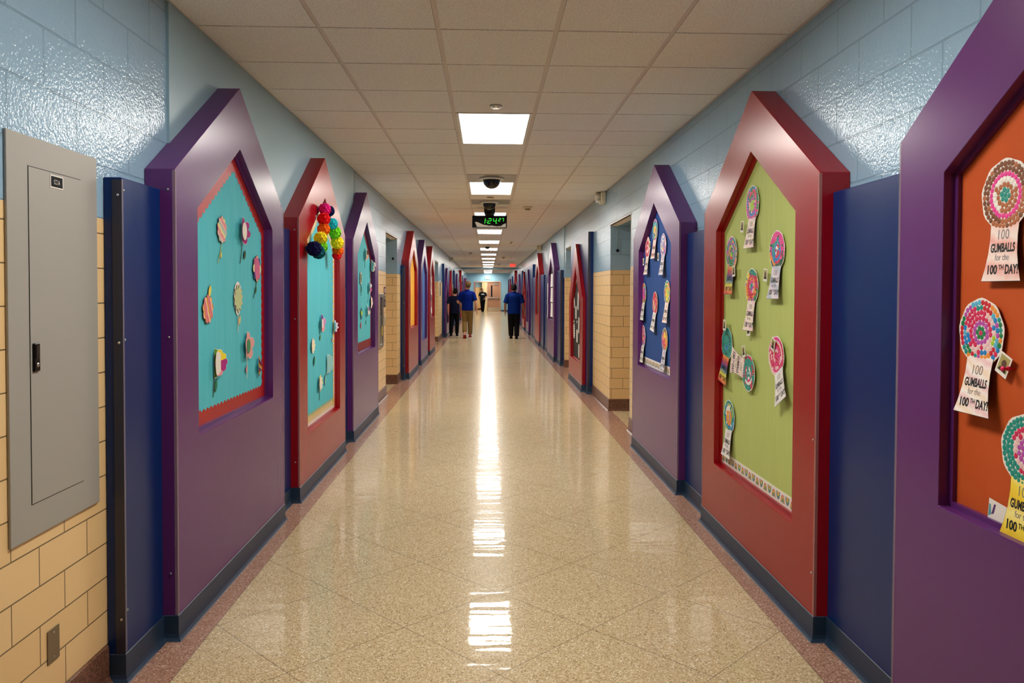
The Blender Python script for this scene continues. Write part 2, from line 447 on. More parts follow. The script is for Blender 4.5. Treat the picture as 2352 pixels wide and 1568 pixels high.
for i, s in ((0, 1), (5, -1)):
    x0, x1 = sorted((COLX[i]+s*.001, COLX[i]+s*.024)); mb.box(x0, x1, Y0, Y1, ZC, ZC+.0082, 1)
structure(mb.build('ceiling', [M_TILE, M_TBAR]))
# header beam far down the corridor
mb = MB(); mb.box(XWL+.001, XWR-.001, 44.02, 44.4, 2.80, ZC+.04)
structure(mb.build('trim_20', mat('header_blue', (112, 146, 166), rough=.5)))

def ceiling_light(k, label):
    ya, yb = row(k)+.006, row(k+2)-.006; xa, xb = COLX[2]+.014, COLX[3]-.014
    r = empty('ceiling_light', ((xa+xb)/2, (ya+yb)/2, ZC)); tag(r, label, 'light', 'recessed ceiling lights down the middle')
    w, l = (xb-xa)/2, (yb-ya)/2
    m = MB(); t = .022
    for a in ((-w, w, -l, -l+t), (-w, w, l-t, l), (-w, -w+t, -l+t, l-t), (w-t, w, -l+t, l-t)): m.box(a[0], a[1], a[2], a[3], -.006, .05)
    m.build('frame', M_WHITE, r)
    m = MB(); m.box(-w+t, w-t, -l+t, l-t, .0, .012); m.build('diffuser', M_LIGHT, r)
ORD = {3: 'bright square ceiling light panel nearest the camera, in the middle ceiling row', 9: 'second ceiling light panel, just behind the first black dome camera',
       15: 'third ceiling light panel, half hidden behind the hanging clock', 21: 'fourth ceiling light panel, directly below the hanging clock in the photo',
       27: 'fifth ceiling light panel from the front, second one below the clock', 33: 'sixth ceiling light panel, behind the small far dome camera'}
for k in LIGHT_K:
    i = (k-3)//6+1
    if k in ORD: lab = ORD[k]
    elif k < 3: lab = 'ceiling light panel directly overhead, just above the top edge of the photo'
    elif k < 69: lab = '%s ceiling light panel, far down the row before the header beam' % {7: 'seventh', 8: 'eighth', 9: 'ninth', 10: 'tenth', 11: 'eleventh'}[i]
    else: lab = '%s ceiling light panel beyond the blue header beam' % {12: 'first', 13: 'second', 14: 'third', 15: 'fourth'}[i]
    if row(k+2) < Y1 and row(k) > 0: ceiling_light(k, lab)
ceiling_light(86, 'ceiling light panel right against the blue end wall above the door')

# ------------------------------------------------------------------ ceiling fittings
def dome_camera(k, x, label, r=.105, plate=True):
    yc = row(k)+RS/2 if plate else k
    root = empty('dome_camera', (x, yc, ZC)); tag(root, label, 'security camera')
    if plate:
        m = MB(); m.box(COLX[2]+.014-x, COLX[3]-.014-x, -RS/2+.008, RS/2-.008, -.004, .004); m.build('mounting_plate', mat('plate_grey', (150, 142, 136), rough=.4, metal=.4), root)
    z0 = -.004 if plate else -.003
    m = MB(); m.lathe([(r*.7, z0), (r*1.45, z0-.001), (r*1.45, z0-.012), (r*1.25, z0-.02), (r*.9, z0-.02)], n=36); m.build('trim_ring', M_WHITE, root, smooth=True)
    m = MB(); m.lathe([(r, z0-.019)]+[(r*math.cos(a*PI/20), z0-.025-r*.95*math.sin(a*PI/20)) for a in range(0, 10)]+[(.001, z0-.025-r*.95)], n=36)
    m.build('dome', mat('smoked_dome', (10, 10, 12), rough=.12), root, smooth=True)
dome_camera(8, .048, 'black dome camera on a grey plate beside the second light panel')
dome_camera(12, .028, 'black dome camera on a grey plate just in front of the hanging clock', r=.098)
dome_camera(22.98, .0, 'small dark dome camera far down, in front of the sixth light panel', r=.07, plate=False)

r = empty('sprinkler', (.059, 5.57, ZC)); tag(r, 'small round chrome sprinkler cover in front of the nearest light panel', 'sprinkler')
m = MB(); m.lathe([(.002, -.003), (.046, -.004), (.046, -.010), (.040, -.013), (.034, -.010)], n=32); m.build('escutcheon', M_ALU, r, smooth=True)
m = MB(); m.lathe([(.033, -.008), (.033, -.016), (.026, -.021), (.001, -.022)], n=28); m.build('cover_plate', mat('chrome', (225, 222, 215), rough=.15, metal=1), r, smooth=True)
r = empty('sprinkler', (.04, 10.98, ZC)); tag(r, 'tiny round sprinkler cover just behind the second light panel', 'sprinkler')
m = MB(); m.lathe([(.002, -.003), (.05, -.004), (.05, -.010), (.03, -.016), (.001, -.017)], n=24); m.build('escutcheon', M_STEEL, r, smooth=True)

def smoke(x, y, label):
    r = empty('smoke_detector', (x, y, ZC)); tag(r, label, 'smoke detector', 'smoke detectors')
    m = MB(); m.lathe([(.001, -.002), (.075, -.003), (.075, -.022), (.068, -.03), (.05, -.034)], n=28); m.build('base', M_CREAM, r, smooth=True)
    m = MB(); m.lathe([(.046, -.033), (.04, -.052), (.028, -.058), (.001, -.059)], n=24); m.build('sensing_head', mat('beige_dark', (150, 132, 104), rough=.5), r, smooth=True)
smoke(.641, 12.17, 'nearest smoke detector, cream disc right of the hanging clock')
smoke(.621, 20.7, 'second smoke detector on the right half of the ceiling, beyond the clock')
smoke(-.584, 26.7, 'smoke detector alone on the left half of the ceiling')
smoke(.633, 30.3, 'third smoke detector on the right half, left of the red exit sign')
smoke(.58, 38.1, 'farthest smoke detector, just before the header beam')

# hanging clock
r = empty('digital_clock', (.034, 12.3, ZC)); tag(r, 'black digital wall clock hanging from the ceiling, green digits reading 1:24 27', 'clock')
m = MB(); m.prism([(-.07, -.14), (.07, -.14), (.088, -.10), (.088, -.002), (-.088, -.002), (-.088, -.10)], -.05, .05); m.build('bracket', M_BLACK, r, bevel=.004)
m = MB(); m.box(-.278, .278, -.05, .05, -.337, -.138); m.build('case', mat('matt_black', (5, 5, 6), rough=.55, spec=.12), r, bevel=.012)
SEG = {'1': 'bc', '2': 'abged', '4': 'fgbc', '7': 'abc'}
def digit(m, ch, x, z, w, h, t):
    sh = .14
    def q(x0, z0, x1, z1):
        m.face([(x+a+sh*c, -.0525, z+c) for a, c in ((x0, z0), (x1, z0), (x1, z1), (x0, z1))])
    S = {'a': (t, h-t, w-t, h), 'd': (t, 0, w-t, t), 'g': (t, h/2-t/2, w-t, h/2+t/2), 'f': (0, h/2, t, h), 'b': (w-t, h/2, w, h), 'e': (0, 0, t, h/2), 'c': (w-t, 0, w, h/2)}
    for s in SEG[ch]: q(*S[s])
M_LED = mat('led_green', (50, 235, 60), emit=1.2)
for ch, x, z, w_, h_, t_ in (('1', -.115, -.268, .04, .082, .007), ('2', -.035, -.268, .055, .082, .008), ('4', .05, -.268, .055, .082, .008), ('2', .14, -.232, .033, .05, .006), ('7', .19, -.232, .033, .05, .006)):
    m = MB(); digit(m, ch, x, z, w_, h_, t_); m.build('digit', M_LED, r)
for x, z in ((-.055, -.252), (-.051, -.222), (.112, -.268)):
    m = MB(); m.box(x, x+.008, -.0525, -.0515, z, z+.008); m.build('digit_dot', M_LED, r)
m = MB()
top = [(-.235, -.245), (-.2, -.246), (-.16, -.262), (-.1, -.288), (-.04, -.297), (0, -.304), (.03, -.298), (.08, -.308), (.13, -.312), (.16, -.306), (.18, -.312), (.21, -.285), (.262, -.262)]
m.prism([(-.2, -.325), (.262, -.325)]+top[::-1], -.0535, -.0515); m.build('painted_reflection', M_PAPER, r)  # bright reflection on the clock face, built in as a white shape
m = MB(); m.box(-.278, .278, -.056, -.05, -.337, -.328); m.build('lower_rim', M_BLACK, r)

def exit_sign(root, w, h, glow, fw):
    m = MB(); m.box(-w/2, w/2, -.025, .025, -h/2, h/2); m.build('housing', mat('exit_housing', (236, 226, 200), rough=.5), root, bevel=.004)
    m = MB(); put_text(m, 'EXIT', 0, -h*.3, h*.6, fw, bold=.018, y=-.027); m.build('lettering', mat('exit_red_%s' % glow, (255, 36, 28), emit=glow), root)
r = empty('exit_sign', (1.19, 35.5, 2.757)); tag(r, 'illuminated exit sign with red letters hanging from the ceiling on the right', 'exit sign')
exit_sign(r, .33, .22, 1.6, .27)
m = MB(); m.box(-.03, .03, -.02, .02, .11, .151); m.build('canopy', M_WHITE, r)
r = empty('exit_sign', (.0, 57.96, 2.55)); tag(r, 'white exit sign on the blue end wall above the double door', 'exit sign')
exit_sign(r, .34, .2, 1.0, .2)

def strobe(side, x, y, z, label):
    r = on_wall('fire_alarm_strobe', side, x, y, z); r.scale = (1.3, 1.5, 1.0); tag(r, label, 'fire alarm')
    m = MB(); m.box(-.085, .085, -.045, 0, -.075, .075); m.build('housing', M_CREAM, r, bevel=.008)
    m = MB(); m.lathe([(.058, .04), (.055, .075), (.045, .088), (.001, .09)], c=(-.01, 0, .018), axis='-y', n=24); m.build('horn', mat('horn_cream', (214, 206, 190), rough=.4), r, smooth=True)
    m = MB(); m.box(.02, .05, -.09, -.045, -.07, -.035); m.build('flash_lens', mat('lens', (240, 236, 226), rough=.15), r, bevel=.006)
strobe('R', XWR-.0005, 10.35, 2.825, 'cream fire alarm strobe high on the right wall, the nearest one')
strobe('R', XWR-.0005, 22.6, 2.83, 'smaller-looking cream fire alarm strobe farther along the right wall')
strobe('L', XWL+.0005, 30.8, 2.82, 'cream fire alarm strobe high on the left wall')

# ------------------------------------------------------------------ panels
COVE = [(.001, .112), (.004, .110), (.005, .03), (.009, .014), (.017, .004), (.021, .0005)]
def edge_pts(P, Q, n): return [(P[0]+(Q[0]-P[0])*i/n, P[1]+(Q[1]-P[1])*i/n) for i in range(n+1)]
def scallop(m, P, Q, w, amp, pitch, y, mi=0):
    """strip along PQ (outline counter-clockwise, inside on the left) with a scalloped inner edge"""
    L = math.dist(P, Q); n = max(4, int(L/pitch))*6
    dx, dz = (Q[0]-P[0])/L, (Q[1]-P[1])/L; nx, nz = -dz, dx
    o = edge_pts(P, Q, n); k0 = len(m.v)
    for i, p in enumerate(o):
        t = abs(math.sin(PI*i/6)); ww = w+amp*t
        m.v += [(p[0], y, p[1]), (p[0]+nx*ww, y, p[1]+nz*ww)]
    for i in range(n): m.f.append([k0+2*i, k0+2*i+2, k0+2*i+3, k0+2*i+1]); m.m.append(mi)

def house_panel(side, y0, y1, color, board, label, zb=.87, big=True, board_name='backing_board', border=None, guards=True, xw=None, group=None):
    xf = XFL if side == 'L' else XFR
    xw = xw if xw is not None else (XWL if side == 'L' else XWR)
    dep = abs(xw-xf)-.001
    w = (y1-y0)/2; wi = w-.262
    eave, apex, sh, iap = (2.09, 2.675, 1.945, 2.338) if big else (1.47, 2.345, 1.34, 1.97)
    r = on_wall('display_panel', side, xf, (y0+y1)/2); tag(r, label, 'bulletin board', group)
    out = [(-w, 0), (w, 0), (w, eave), (0, apex), (-w, eave)]
    inn = [(-wi, zb), (wi, zb), (wi, sh), (0, iap), (-wi, sh)]
    m = MB()
    n = 5; RD = .052
    for i in range(n):
        j = (i+1) % n; a, b, c, d = out[i], out[j], inn[j], inn[i]
        m.face([(a[0], 0, a[1]), (b[0], 0, b[1]), (c[0], 0, c[1]), (d[0], 0, d[1])])
        m.face([(a[0], 0, a[1]), (a[0], dep, a[1]), (b[0], dep, b[1]), (b[0], 0, b[1])])
        m.face([(d[0], 0, d[1]), (c[0], 0, c[1]), (c[0], RD, c[1]), (d[0], RD, d[1])])
    m.face([(p[0], dep, p[1]) for p in reversed(out)])
    # weld for clean bevels
    key = {}; nv = []; mp = []
    for v in m.v:
        k = tuple(round(c, 5) for c in v)
        if k not in key: key[k] = len(nv); nv.append(v)
        mp.append(key[k])
    m.v = nv; m.f = [[mp[i] for i in f] for f in m.f]
    m.build('frame', color, r, bevel=.003)
    # inner retaining lip
    t = .017; lip = [(-wi+t, zb+t), (wi-t, zb+t), (wi-t, sh-t*.4), (0, iap-t*1.25), (-wi+t, sh-t*.4)]
    m = MB()
    for i in range(n):
        j = (i+1) % n; a, b, c, d = inn[i], inn[j], lip[j], lip[i]
        m.face([(a[0], .036, a[1]), (b[0], .036, b[1]), (c[0], .036, c[1]), (d[0], .036, d[1])])
        m.face([(d[0], .036, d[1]), (c[0], .036, c[1]), (c[0], .0505, c[1]), (d[0], .0505, d[1])])
    m.build('retaining_lip', color, r)
    m = MB(); m.prism([(p[0]*.999, p[1]) for p in inn], .0505, RD); m.build(board_name, board, r)
    m = MB(); m.sweep([(-w, dep), (-w, 0), (w, 0), (w, dep)], COVE); m.build('base_strip', M_COVE, r)
    if guards:
        for s in (-1, 1):
            m = MB(); g = .011
            x0, x1 = sorted((s*w, s*(w-g))); m.box(x0, x1, -.0022, -.0005, .113, eave-.005)
            x0, x1 = sorted((s*(w+.0005), s*(w+.0022))); m.box(x0, x1, -.0022, g, .113, eave-.005)
            m.build('corner_guard', M_GUARD, r)
    if border == 'red':
        m = MB()
        for i, bw in enumerate((.06, .05, .05, .085, .05)): scallop(m, lip[i], lip[(i+1) % n], bw, .016, .05, .0496-.0003*i)
        m.build('border_strip', mat('red_foil', (182, 22, 18), rough=.35, bump=(260, .001, (1, 1, 1))), r)
    if border == 'dark_red':
        m = MB()
        for i, bw in enumerate((.085, .045, .045, .05, .05)): scallop(m, lip[i], lip[(i+1) % n], bw, .014, .04, .0496-.0003*i)
        m.build('border_strip', stripes_mat('striped_red_border', [(150, 24, 30), (96, 16, 22), (160, 40, 40)], 22, 0, .1), r)
    if border == 'yellow':
        m = MB(); m2 = MB()
        for i, bw in enumerate((.062, .05, .04, .105, .05)):
            scallop(m, lip[i], lip[(i+1) % n], bw, .026, .045, .0496-.0003*i, 0); oh = .04 if i == 0 else .024
            P, Q = lip[i], lip[(i+1) % n]; L = math.dist(P, Q); q = int(L/.045); dx, dz = (Q[0]-P[0])/L, (Q[1]-P[1])/L; nx, nz = -dz, dx
            for k in range(q):
                t0 = (k+.5)/q*L; c = (P[0]+dx*t0+nx*(bw-.004), P[1]+dz*t0+nz*(bw-.004))
                m.fan([(c[0]+dx*.012*math.cos(a*PI/6)+nx*oh*math.sin(a*PI/6), c[1]+dz*.012*math.cos(a*PI/6)+nz*oh*math.sin(a*PI/6)) for a in range(12)], .0480, c, 1)
        m.build('border_strip', [M_PAPER, mat('sun_yellow', (244, 200, 40), rough=.6)], r)
    if border == 'rainbow':
        m = MB(); zl = lip[0][1]; x0, x1 = lip[0][0], lip[1][0]
        m.box(x0, x1, .0485, .05, zl, zl+.068, 0)
        cnt = int((x1-x0)/.116); p = (x1-x0)/cnt
        for k in range(cnt*2):
            cx = x0+(k+.5)*p/2; up = k % 2 == 0; zc = zl+.012 if up else zl+.056; s = 1 if up else -1
            for q, (ro, ri) in enumerate(((.026, .0205), (.0205, .015), (.015, .0095), (.0095, .004))):
                N = 10
                for a in range(N):
                    t0, t1 = PI*a/N, PI*(a+1)/N; KZ = 1.6
                    P4 = [(cx+ro*math.cos(t0), .0480, zc+s*KZ*ro*math.sin(t0)), (cx+ro*math.cos(t1), .0480, zc+s*KZ*ro*math.sin(t1)), (cx+ri*math.cos(t1), .0480, zc+s*KZ*ri*math.sin(t1)), (cx+ri*math.cos(t0), .0480, zc+s*KZ*ri*math.sin(t0))]
                    m.face(P4 if s < 0 else P4[::-1], (1, 2, 3, 4)[q] if up else (4, 3, 2, 1)[q])
        m.build('border_strip', [M_PAPER, mat('rb_rose', (206, 110, 110)), mat('rb_yellow', (226, 192, 64)), mat('rb_green', (110, 160, 120)), mat('rb_slate', (84, 120, 140))], r)
    return r, inn

def screws(root, pts):
    for x, y, z, ax in pts:
        m = MB()
        if ax == 'f': m.lathe([(.0052, 0), (.0048, .002), (.001, .0028)], c=(x, y, z), axis='-y', n=10)
        else: m.lathe([(.0052, 0), (.0048, -.002), (.001, -.0028)], c=(x, y, z), axis='x', n=10)
        m.build('screw', M_SCREW, root, smooth=True)

def navy_panel(side, y0, y1, label, h=2.0, xf=None, ends=(True, True), group='navy wall panels', guard=None):
    xw = XWL if side == 'L' else XWR
    xf = xf if xf is not None else (XBL if side == 'L' else XBR)
    dep = abs(xw-xf)-.001; w = (y1-y0)/2-.001
    r = on_wall('wall_panel', side, xf, (y0+y1)/2); tag(r, label, 'wall panel', group)
    m = MB(); m.box(-w, w, 0, dep, 0, h); m.build('board', M_BLUE, r, bevel=.004)
    path = [(-w, 0), (w, 0)]
    near_left = side == 'L'
    e0 = ends[0] if near_left else ends[1]; e1 = ends[1] if near_left else ends[0]
    if e0: path = [(-w, dep)]+path
    if e1: path = path+[(w, dep)]
    m = MB(); m.sweep(path, COVE); m.build('base_strip', M_COVE, r)
    if guard:
        s = -1 if side == 'L' else 1
        m = MB()
        x0, x1 = sorted((s*w, s*(w-.012))); m.box(x0, x1, -.003, -.0005, .113, h-.01, 1)
        x0, x1 = sorted((s*(w+.0005), s*(w+.003))); m.box(x0, x1, -.003, .034, .113, h-.01, 0)
        m.build('corner_guard', [M_GUARD_DK, M_GUARD], r)
        screws(r, [(s*(w+.003)*1.0, .012, zz, 'x') for zz in (.25, 1.35, 1.93)] if s < 0 else [])
        screws(r, [(s*(w-.02), -.0005, zz, 'f') for zz in (.28, 1.36, 1.95)])
    return r

TEAL = paper_mat('teal_paper', (66, 186, 200), (100, 204, 216), (3.2, 3.2, .35), dist=.002)
LIME = paper_mat('lime_cloth', (192, 204, 122), (178, 192, 108), (5, 5, .25))
ORANGE = paper_mat('orange_cloth', (198, 88, 34), (186, 74, 24), (1, 1, 1))
ROYAL = paper_mat('royal_cloth', (34, 78, 146), (26, 66, 130), (5, 5, .3))
YELLOW = paper_mat('yellow_paper', (248, 190, 60), (240, 176, 46))
SKY = paper_mat('mid_blue_paper', (70, 112, 178), (54, 96, 160))
BLACKP = paper_mat('black_paper', (38, 36, 34), (28, 27, 27), dist=.001)
CHAR = paper_mat('charcoal_paper', (72, 66, 62), (54, 50, 48))

# nearest five, left
gL2, _ = house_panel('L', 3.40, 5.18, M_PURPLE, TEAL, 'nearest left house-shaped purple panel with teal paper and red scalloped border', border='red', board_name='teal_paper')
screws(gL2, [(-.8925, .03, z, 'x') for z in (.3, 1.35, 2.0)])
gL4, _ = house_panel('L', 5.60, 7.40, M_RED, TEAL, 'left red house-shaped panel with teal paper, paper pompoms and yellow border', zb=.46, border='yellow', board_name='teal_paper')
screws(gL4, [(-.9025, .03, z, 'x') for z in (.3, 1.35, 2.0)])
gL5, _ = house_panel('L', 7.86, 9.64, M_PURPLE, TEAL, 'second purple house-shaped panel on the left, teal paper with paper flowers', border='dark_red', board_name='teal_paper')
house_panel('L', 13.42, 15.20, M_RED, YELLOW, 'left red house-shaped panel with a plain yellow board', board_name='yellow_board', zb=.88)
house_panel('L', 15.88, 17.67, M_PURPLE, SKY, 'left purple house-shaped panel with a plain blue board', board_name='blue_board', zb=.48)
gL9, _ = house_panel('L', 18.33, 20.0, M_RED, paper_mat('mottled_paper', (206, 180, 166), (120, 70, 66), (6, 6, 3)), 'left red house-shaped panel with a collage of small papers, past the blue board', zb=.9)
navy_panel('L', 3.04, 3.399, 'navy wall panel beside the grey electrical box, nearest on the left', guard=True)
navy_panel('L', 5.181, 5.599, 'narrow navy wall panel between the nearest left purple and red house panels', ends=(False, False))
navy_panel('L', 7.401, 7.859, 'navy sliver between the pompom red panel and second purple panel', ends=(False, False))
navy_panel('L', 13.25, 13.419, 'navy wall panel after the first left recess, before the yellow board', ends=(True, False), guard=True)
navy_panel('L', 15.201, 15.879, 'navy wall panel between the yellow board and blue board panels', ends=(False, False))
navy_panel('L', 17.671, 18.329, 'navy wall panel between the blue board and collage panels', ends=(False, False))
navy_panel('L', 20.001, 20.3, 'navy wall panel ending just before the second left recess', ends=(False, True))
# right
gR0, _ = house_panel('R', .885, 2.665, M_PURPLE, ORANGE, 'huge nearest purple house-shaped panel with orange board at the right edge', board_name='orange_board')
gR2, _ = house_panel('R', 3.32, 5.095, M_RED, LIME, 'nearest right red house-shaped panel with a lime green board', zb=.455, border='rainbow', board_name='lime_board')
screws(gR2, [(.8635, -.0025, z, 'f') for z in (.3, .9)])
gR4, _ = house_panel('R', 5.77, 7.59, M_PURPLE, ROYAL, 'right purple house-shaped panel with royal blue board of rosettes', border='rainbow', board_name='blue_board', zb=.85)
gR6, _ = house_panel('R', 11.70, 13.55, M_RED, BLACKP, 'low red house-shaped panel with black board of white striped figures, right side', zb=.42, big=False, xw=XBR, board_name='black_board')
gR7, _ = house_panel('R', 16.68, 18.46, M_PURPLE, BLACKP, 'right purple house-shaped panel with black board full of white papers', zb=.9, board_name='black_board')
gR8, _ = house_panel('R', 21.43, 23.22, M_RED, CHAR, 'right red house-shaped panel with a charcoal board, right of the walking man', zb=.88, board_name='charcoal_board')
navy_panel('R', 2.666, 3.319, 'broad navy wall panel between the orange board and lime board panels', ends=(False, False))
navy_panel('R', 5.096, 5.769, 'navy wall panel between the lime board and royal blue board panels', ends=(False, False))
navy_panel('R', 11.45, 13.85, 'tall navy wall panel behind the low red panel of striped figures', h=2.46, guard=True)
navy_panel('R', 15.78, 16.679, 'navy wall panel after the second right recess, before the white papers', guard=True, ends=(True, False))
navy_panel('R', 18.461, 20.15, 'navy wall panel just beyond the white papers panel, right side', ends=(False, False))
navy_panel('R', 20.151, 21.429, 'navy wall panel with a dark edge just before the charcoal board', xf=1.495, ends=(True, False))
navy_panel('R', 23.221, 25.3, 'navy wall panel just beyond the charcoal board, beside the walking man', ends=(False, False))
# far run
FAR_P = [('L', 25.65, 27.42, M_PURPLE, False, 'low purple house panel on the left just ahead of the boy', BLACKP), ('L', 28.7, 30.45, M_RED, False, 'low red house panel on the left ahead of the boy', BLACKP),
         ('L', 34.4, 36.2, M_PURPLE, False, 'far low purple house panel on the left, behind the boy\'s head', CHAR), ('L', 40.1, 41.9, M_RED, True, 'far full-height red house panel on the left before the header beam', CHAR),
         ('L', 46.0, 47.8, M_PURPLE, False, 'purple house panel on the left just past the header beam', SKY), ('L', 49.2, 50.9, M_RED, False, 'red house panel on the left near the end wall', CHAR),
         ('R', 26.9, 28.7, M_PURPLE, False, 'low purple house panel on the right just ahead of the walking man', BLACKP), ('R', 30.0, 31.8, M_RED, False, 'low red house panel on the right ahead of the walking man', CHAR),
         ('R', 34.6, 36.4, M_PURPLE, False, 'far low purple house panel on the right under the red exit sign', CHAR), ('R', 40.3, 42.1, M_RED, True, 'far full-height red house panel on the right before the header beam', BLACKP),
         ('R', 48.2, 50.0, M_RED, False, 'red house panel on the right just past the header beam', CHAR), ('R', 52.6, 54.4, M_PURPLE, False, 'purple house panel on the right near the end wall', SKY)]
for s, a, b, c, big, lab, bd in FAR_P:
    house_panel(s, a, b, c, bd, lab, zb=.9 if big else .42, big=big, xw=None if big else (XBL if s == 'L' else XBR), guards=False)
FAR_N = [('L', 25.44, 31.1, 2.46, 'tall navy panel past the second left recess, first tall one on the left'), ('L', 33.65, 38.9, 2.46, 'second tall navy panel on the left, past the third recess'),
         ('L', 38.901, 40.099, 2.0, 'navy wall panel before the far left full-height red panel'), ('L', 45.0, 51.2, 2.46, 'third tall navy panel on the left, past the header beam'),
         ('L', 52.8, 57.2, 2.46, 'last tall navy panel on the left, against the end wall'),
         ('R', 25.55, 32.2, 2.46, 'second tall navy panel on the right, beside the walking man'), ('R', 33.6, 38.9, 2.46, 'third tall navy panel on the right, below the red exit sign'),
         ('R', 38.901, 40.299, 2.0, 'navy wall panel before the far right full-height red panel'), ('R', 47.2, 51.6, 2.46, 'fourth tall navy panel on the right, past the header beam'),
         ('R', 52.2, 56.5, 2.46, 'last tall navy panel on the right, against the end wall')]
for s, a, b, h, lab in FAR_N: navy_panel(s, a, b, lab, h=h)
# papers on the far boards
def stuck(side, y, z, w, h, m, name, label, cat, group=None, roll=0, dark=None, xoff=.049):
    x = XFL-xoff if side == 'L' else XFR+xoff
    r = on_wall(name, side, x, y, z, roll); tag(r, label, cat, group)
    mb_ = MB()
    n_ = 6
    for i in range(n_):      # gently curled sheet
        z0, z1 = -h/2+h*i/n_, -h/2+h*(i+1)/n_
        c = lambda zz: -.001-.012*((zz/h-.5)**2)
        mb_.face([(-w/2, c(z0), z0), (w/2, c(z0), z0), (w/2, c(z1), z1), (-w/2, c(z1), z1)])
    mb_.build('sheet', m, r)
    if dark:
        mk = MB()
        for q in range(dark): mk.box(-w*.38, w*(-.1+.28*random.random()), -.0165, -.0155, h*(.36-.72*q/dark)-.004, h*(.36-.72*q/dark)+.004)
        mk.build('writing', M_INK, r)
    return r

# ------------------------------------------------------------------ paper flowers
C_MAG = (176, 40, 130); C_PINKP = (232, 166, 160); C_OFF = (240, 232, 220); C_GRN = (40, 110, 60); C_DKG = (46, 78, 30)
def pm(name, rgb): return mat(name, rgb, rough=.72)
def flower(side, y, z, rad, label, petal, center, n=8, kind='round', leaf=None, stem=None, fold=.0, cr=.5, roll=0, group=None, wide=1.0):
    """cut-out flower: bloom (petals with ink outline) > centre, stem, leaf; leaf/stem given as (y, z) on the board"""
    xb = (XFL-.0495) if side == 'L' else (XFR+.0495)
    out = .008
    r = on_wall('paper_flower', side, xb+(out if side == 'L' else -out), y, z); tag(r, label, 'paper flower', group)
    sg = 1 if side == 'L' else -1
    N = 72
    def rr(a, k=1.0):
        if kind == 'round': return rad*k*(.84+.16*abs(math.cos(n*a/2)))
        if kind == 'petal': return rad*k*(.62+.38*abs(math.cos(n*a/2))**.7)
        if kind == 'spike':
            t = (n*a/(2*PI)) % 1; return rad*k*(.68+.32*(1-abs(2*t-1)))
        if kind == 'fan': return rad*k*(.9+.1*abs(math.cos(n*a/2)))
        return rad*k
    def yy(x): return -abs(x)*fold
    pts = [(rr(2*PI*i/N)*wide*math.sin(2*PI*i/N), rr(2*PI*i/N)*math.cos(2*PI*i/N)) for i in range(N)]
    if kind == 'fan': pts = [(x if x > 0 else x*.12, zz) for x, zz in pts]
    pet = petal if isinstance(petal, list) else [petal]
    m = MB(); k0 = len(m.v)
    for k, dy in ((1.04, .0008), (1.0, 0)):
        base_ = len(m.v)
        m.v += [(p[0]*k, yy(p[0])+dy, p[1]*k) for p in pts]+[(0, dy, 0)]
        for i in range(N):
            mi = 0 if k > 1 else 1+int(((i+N/(2*n)) % N)/(N/n)) % len(pet)
            m.f.append([base_+i, base_+N, base_+(i+1) % N]); m.m.append(mi)
    m.build('bloom', [M_PAPER if fold else M_INK]+pet, r)
    if center:
        m = MB(); m.fan([(cr*rad*wide*math.sin(2*PI*i/20)*(.3 if kind == 'fan' and math.sin(2*PI*i/20) < 0 else 1), cr*rad*1.25*math.cos(2*PI*i/20)) for i in range(20)][::-1], -.0012-fold*rad*cr)
        m.build('centre', center, r)
    lx = lambda Y: (Y-y)*sg
    if stem:
        ex, ez = lx(stem[0]), stem[1]-z
        m = MB(); m.tube([(0, .003, -rad*.9), (ex*.4, .003, -rad*.9+(ez+rad*.9)*.5), (ex, .004, ez)], .0022, n=6)
        m.build('stem', stem[2] if len(stem) > 2 else pm('stem_green', (70, 96, 62)), r)
    if leaf:
        cx, cz, hl, lm = lx(leaf[0]), leaf[1]-z, leaf[2], leaf[3]
        L = [(cx+hl*.62*math.sin(a)*(.5+.5*abs(math.sin(a)))+.25*hl*math.cos(a), cz+hl*math.cos(a)) for a in [2*PI*i/16 for i in range(16)]]
        m = MB(); m.fan([(cx+(p[0]-cx)*1.1, cz+(p[1]-cz)*1.1) for p in L][::-1], .0025, (cx, cz), 0); m.fan(L[::-1], .0015, (cx, cz), 1)
        m.build('leaf', [M_INK, lm], r)
    return r
S1 = stripes_mat('pastel_stripes', [(226, 120, 150), (240, 226, 150), (150, 190, 190), (238, 190, 170), (226, 120, 150)], 14, 60)
S2 = stripes_mat('red_yellow_stripes', [(216, 70, 80), (244, 190, 190), (240, 190, 60), (210, 90, 60), (226, 150, 160), (216, 70, 80)], 17, 25)
S3 = stripes_mat('dark_stripes', [(110, 24, 26), (60, 50, 130), (210, 190, 60), (150, 50, 30), (110, 24, 26)], 26, 55)
P = pm
flower('L', 4.115, 1.880, .073, 'pastel striped round flower at the upper left of the nearest teal board', S1, None, 10, leaf=(4.103, 1.745, .018, P('leaf_lime', (214, 214, 96))), stem=(4.059, 1.700, P('stem_pale', (170, 180, 120))))
flower('L', 4.455, 1.899, .079, 'magenta petalled flower with folded white centre, upper middle of nearest teal board', P('magenta_marker', C_MAG), P('flower_white', C_OFF), 7, 'petal', leaf=(4.500, 1.765, .026, P('leaf_dark', C_DKG)), stem=(4.421, 1.713), fold=.28, cr=.52)
flower('L', 4.729, 1.691, .080, 'pink flower edged in blue, peach and cream near the right border, nearest teal board', [P('peach', (232, 160, 130)), P('marker_blue', (36, 60, 150)), P('cream_petal', (240, 226, 170)), P('rose', (200, 90, 140))], P('mauve_pink', (206, 96, 140)), 8, 'round', leaf=(4.711, 1.56, .022, P('leaf_green', C_GRN)), stem=(4.668, 1.510), cr=.66)
flower('L', 3.905, 1.462, .074, 'red and yellow striped flower with yellow leaf on top, left edge of nearest teal board', S2, None, 9, 'round', leaf=(3.935, 1.553, .03, P('leaf_yellow', (236, 214, 80))))
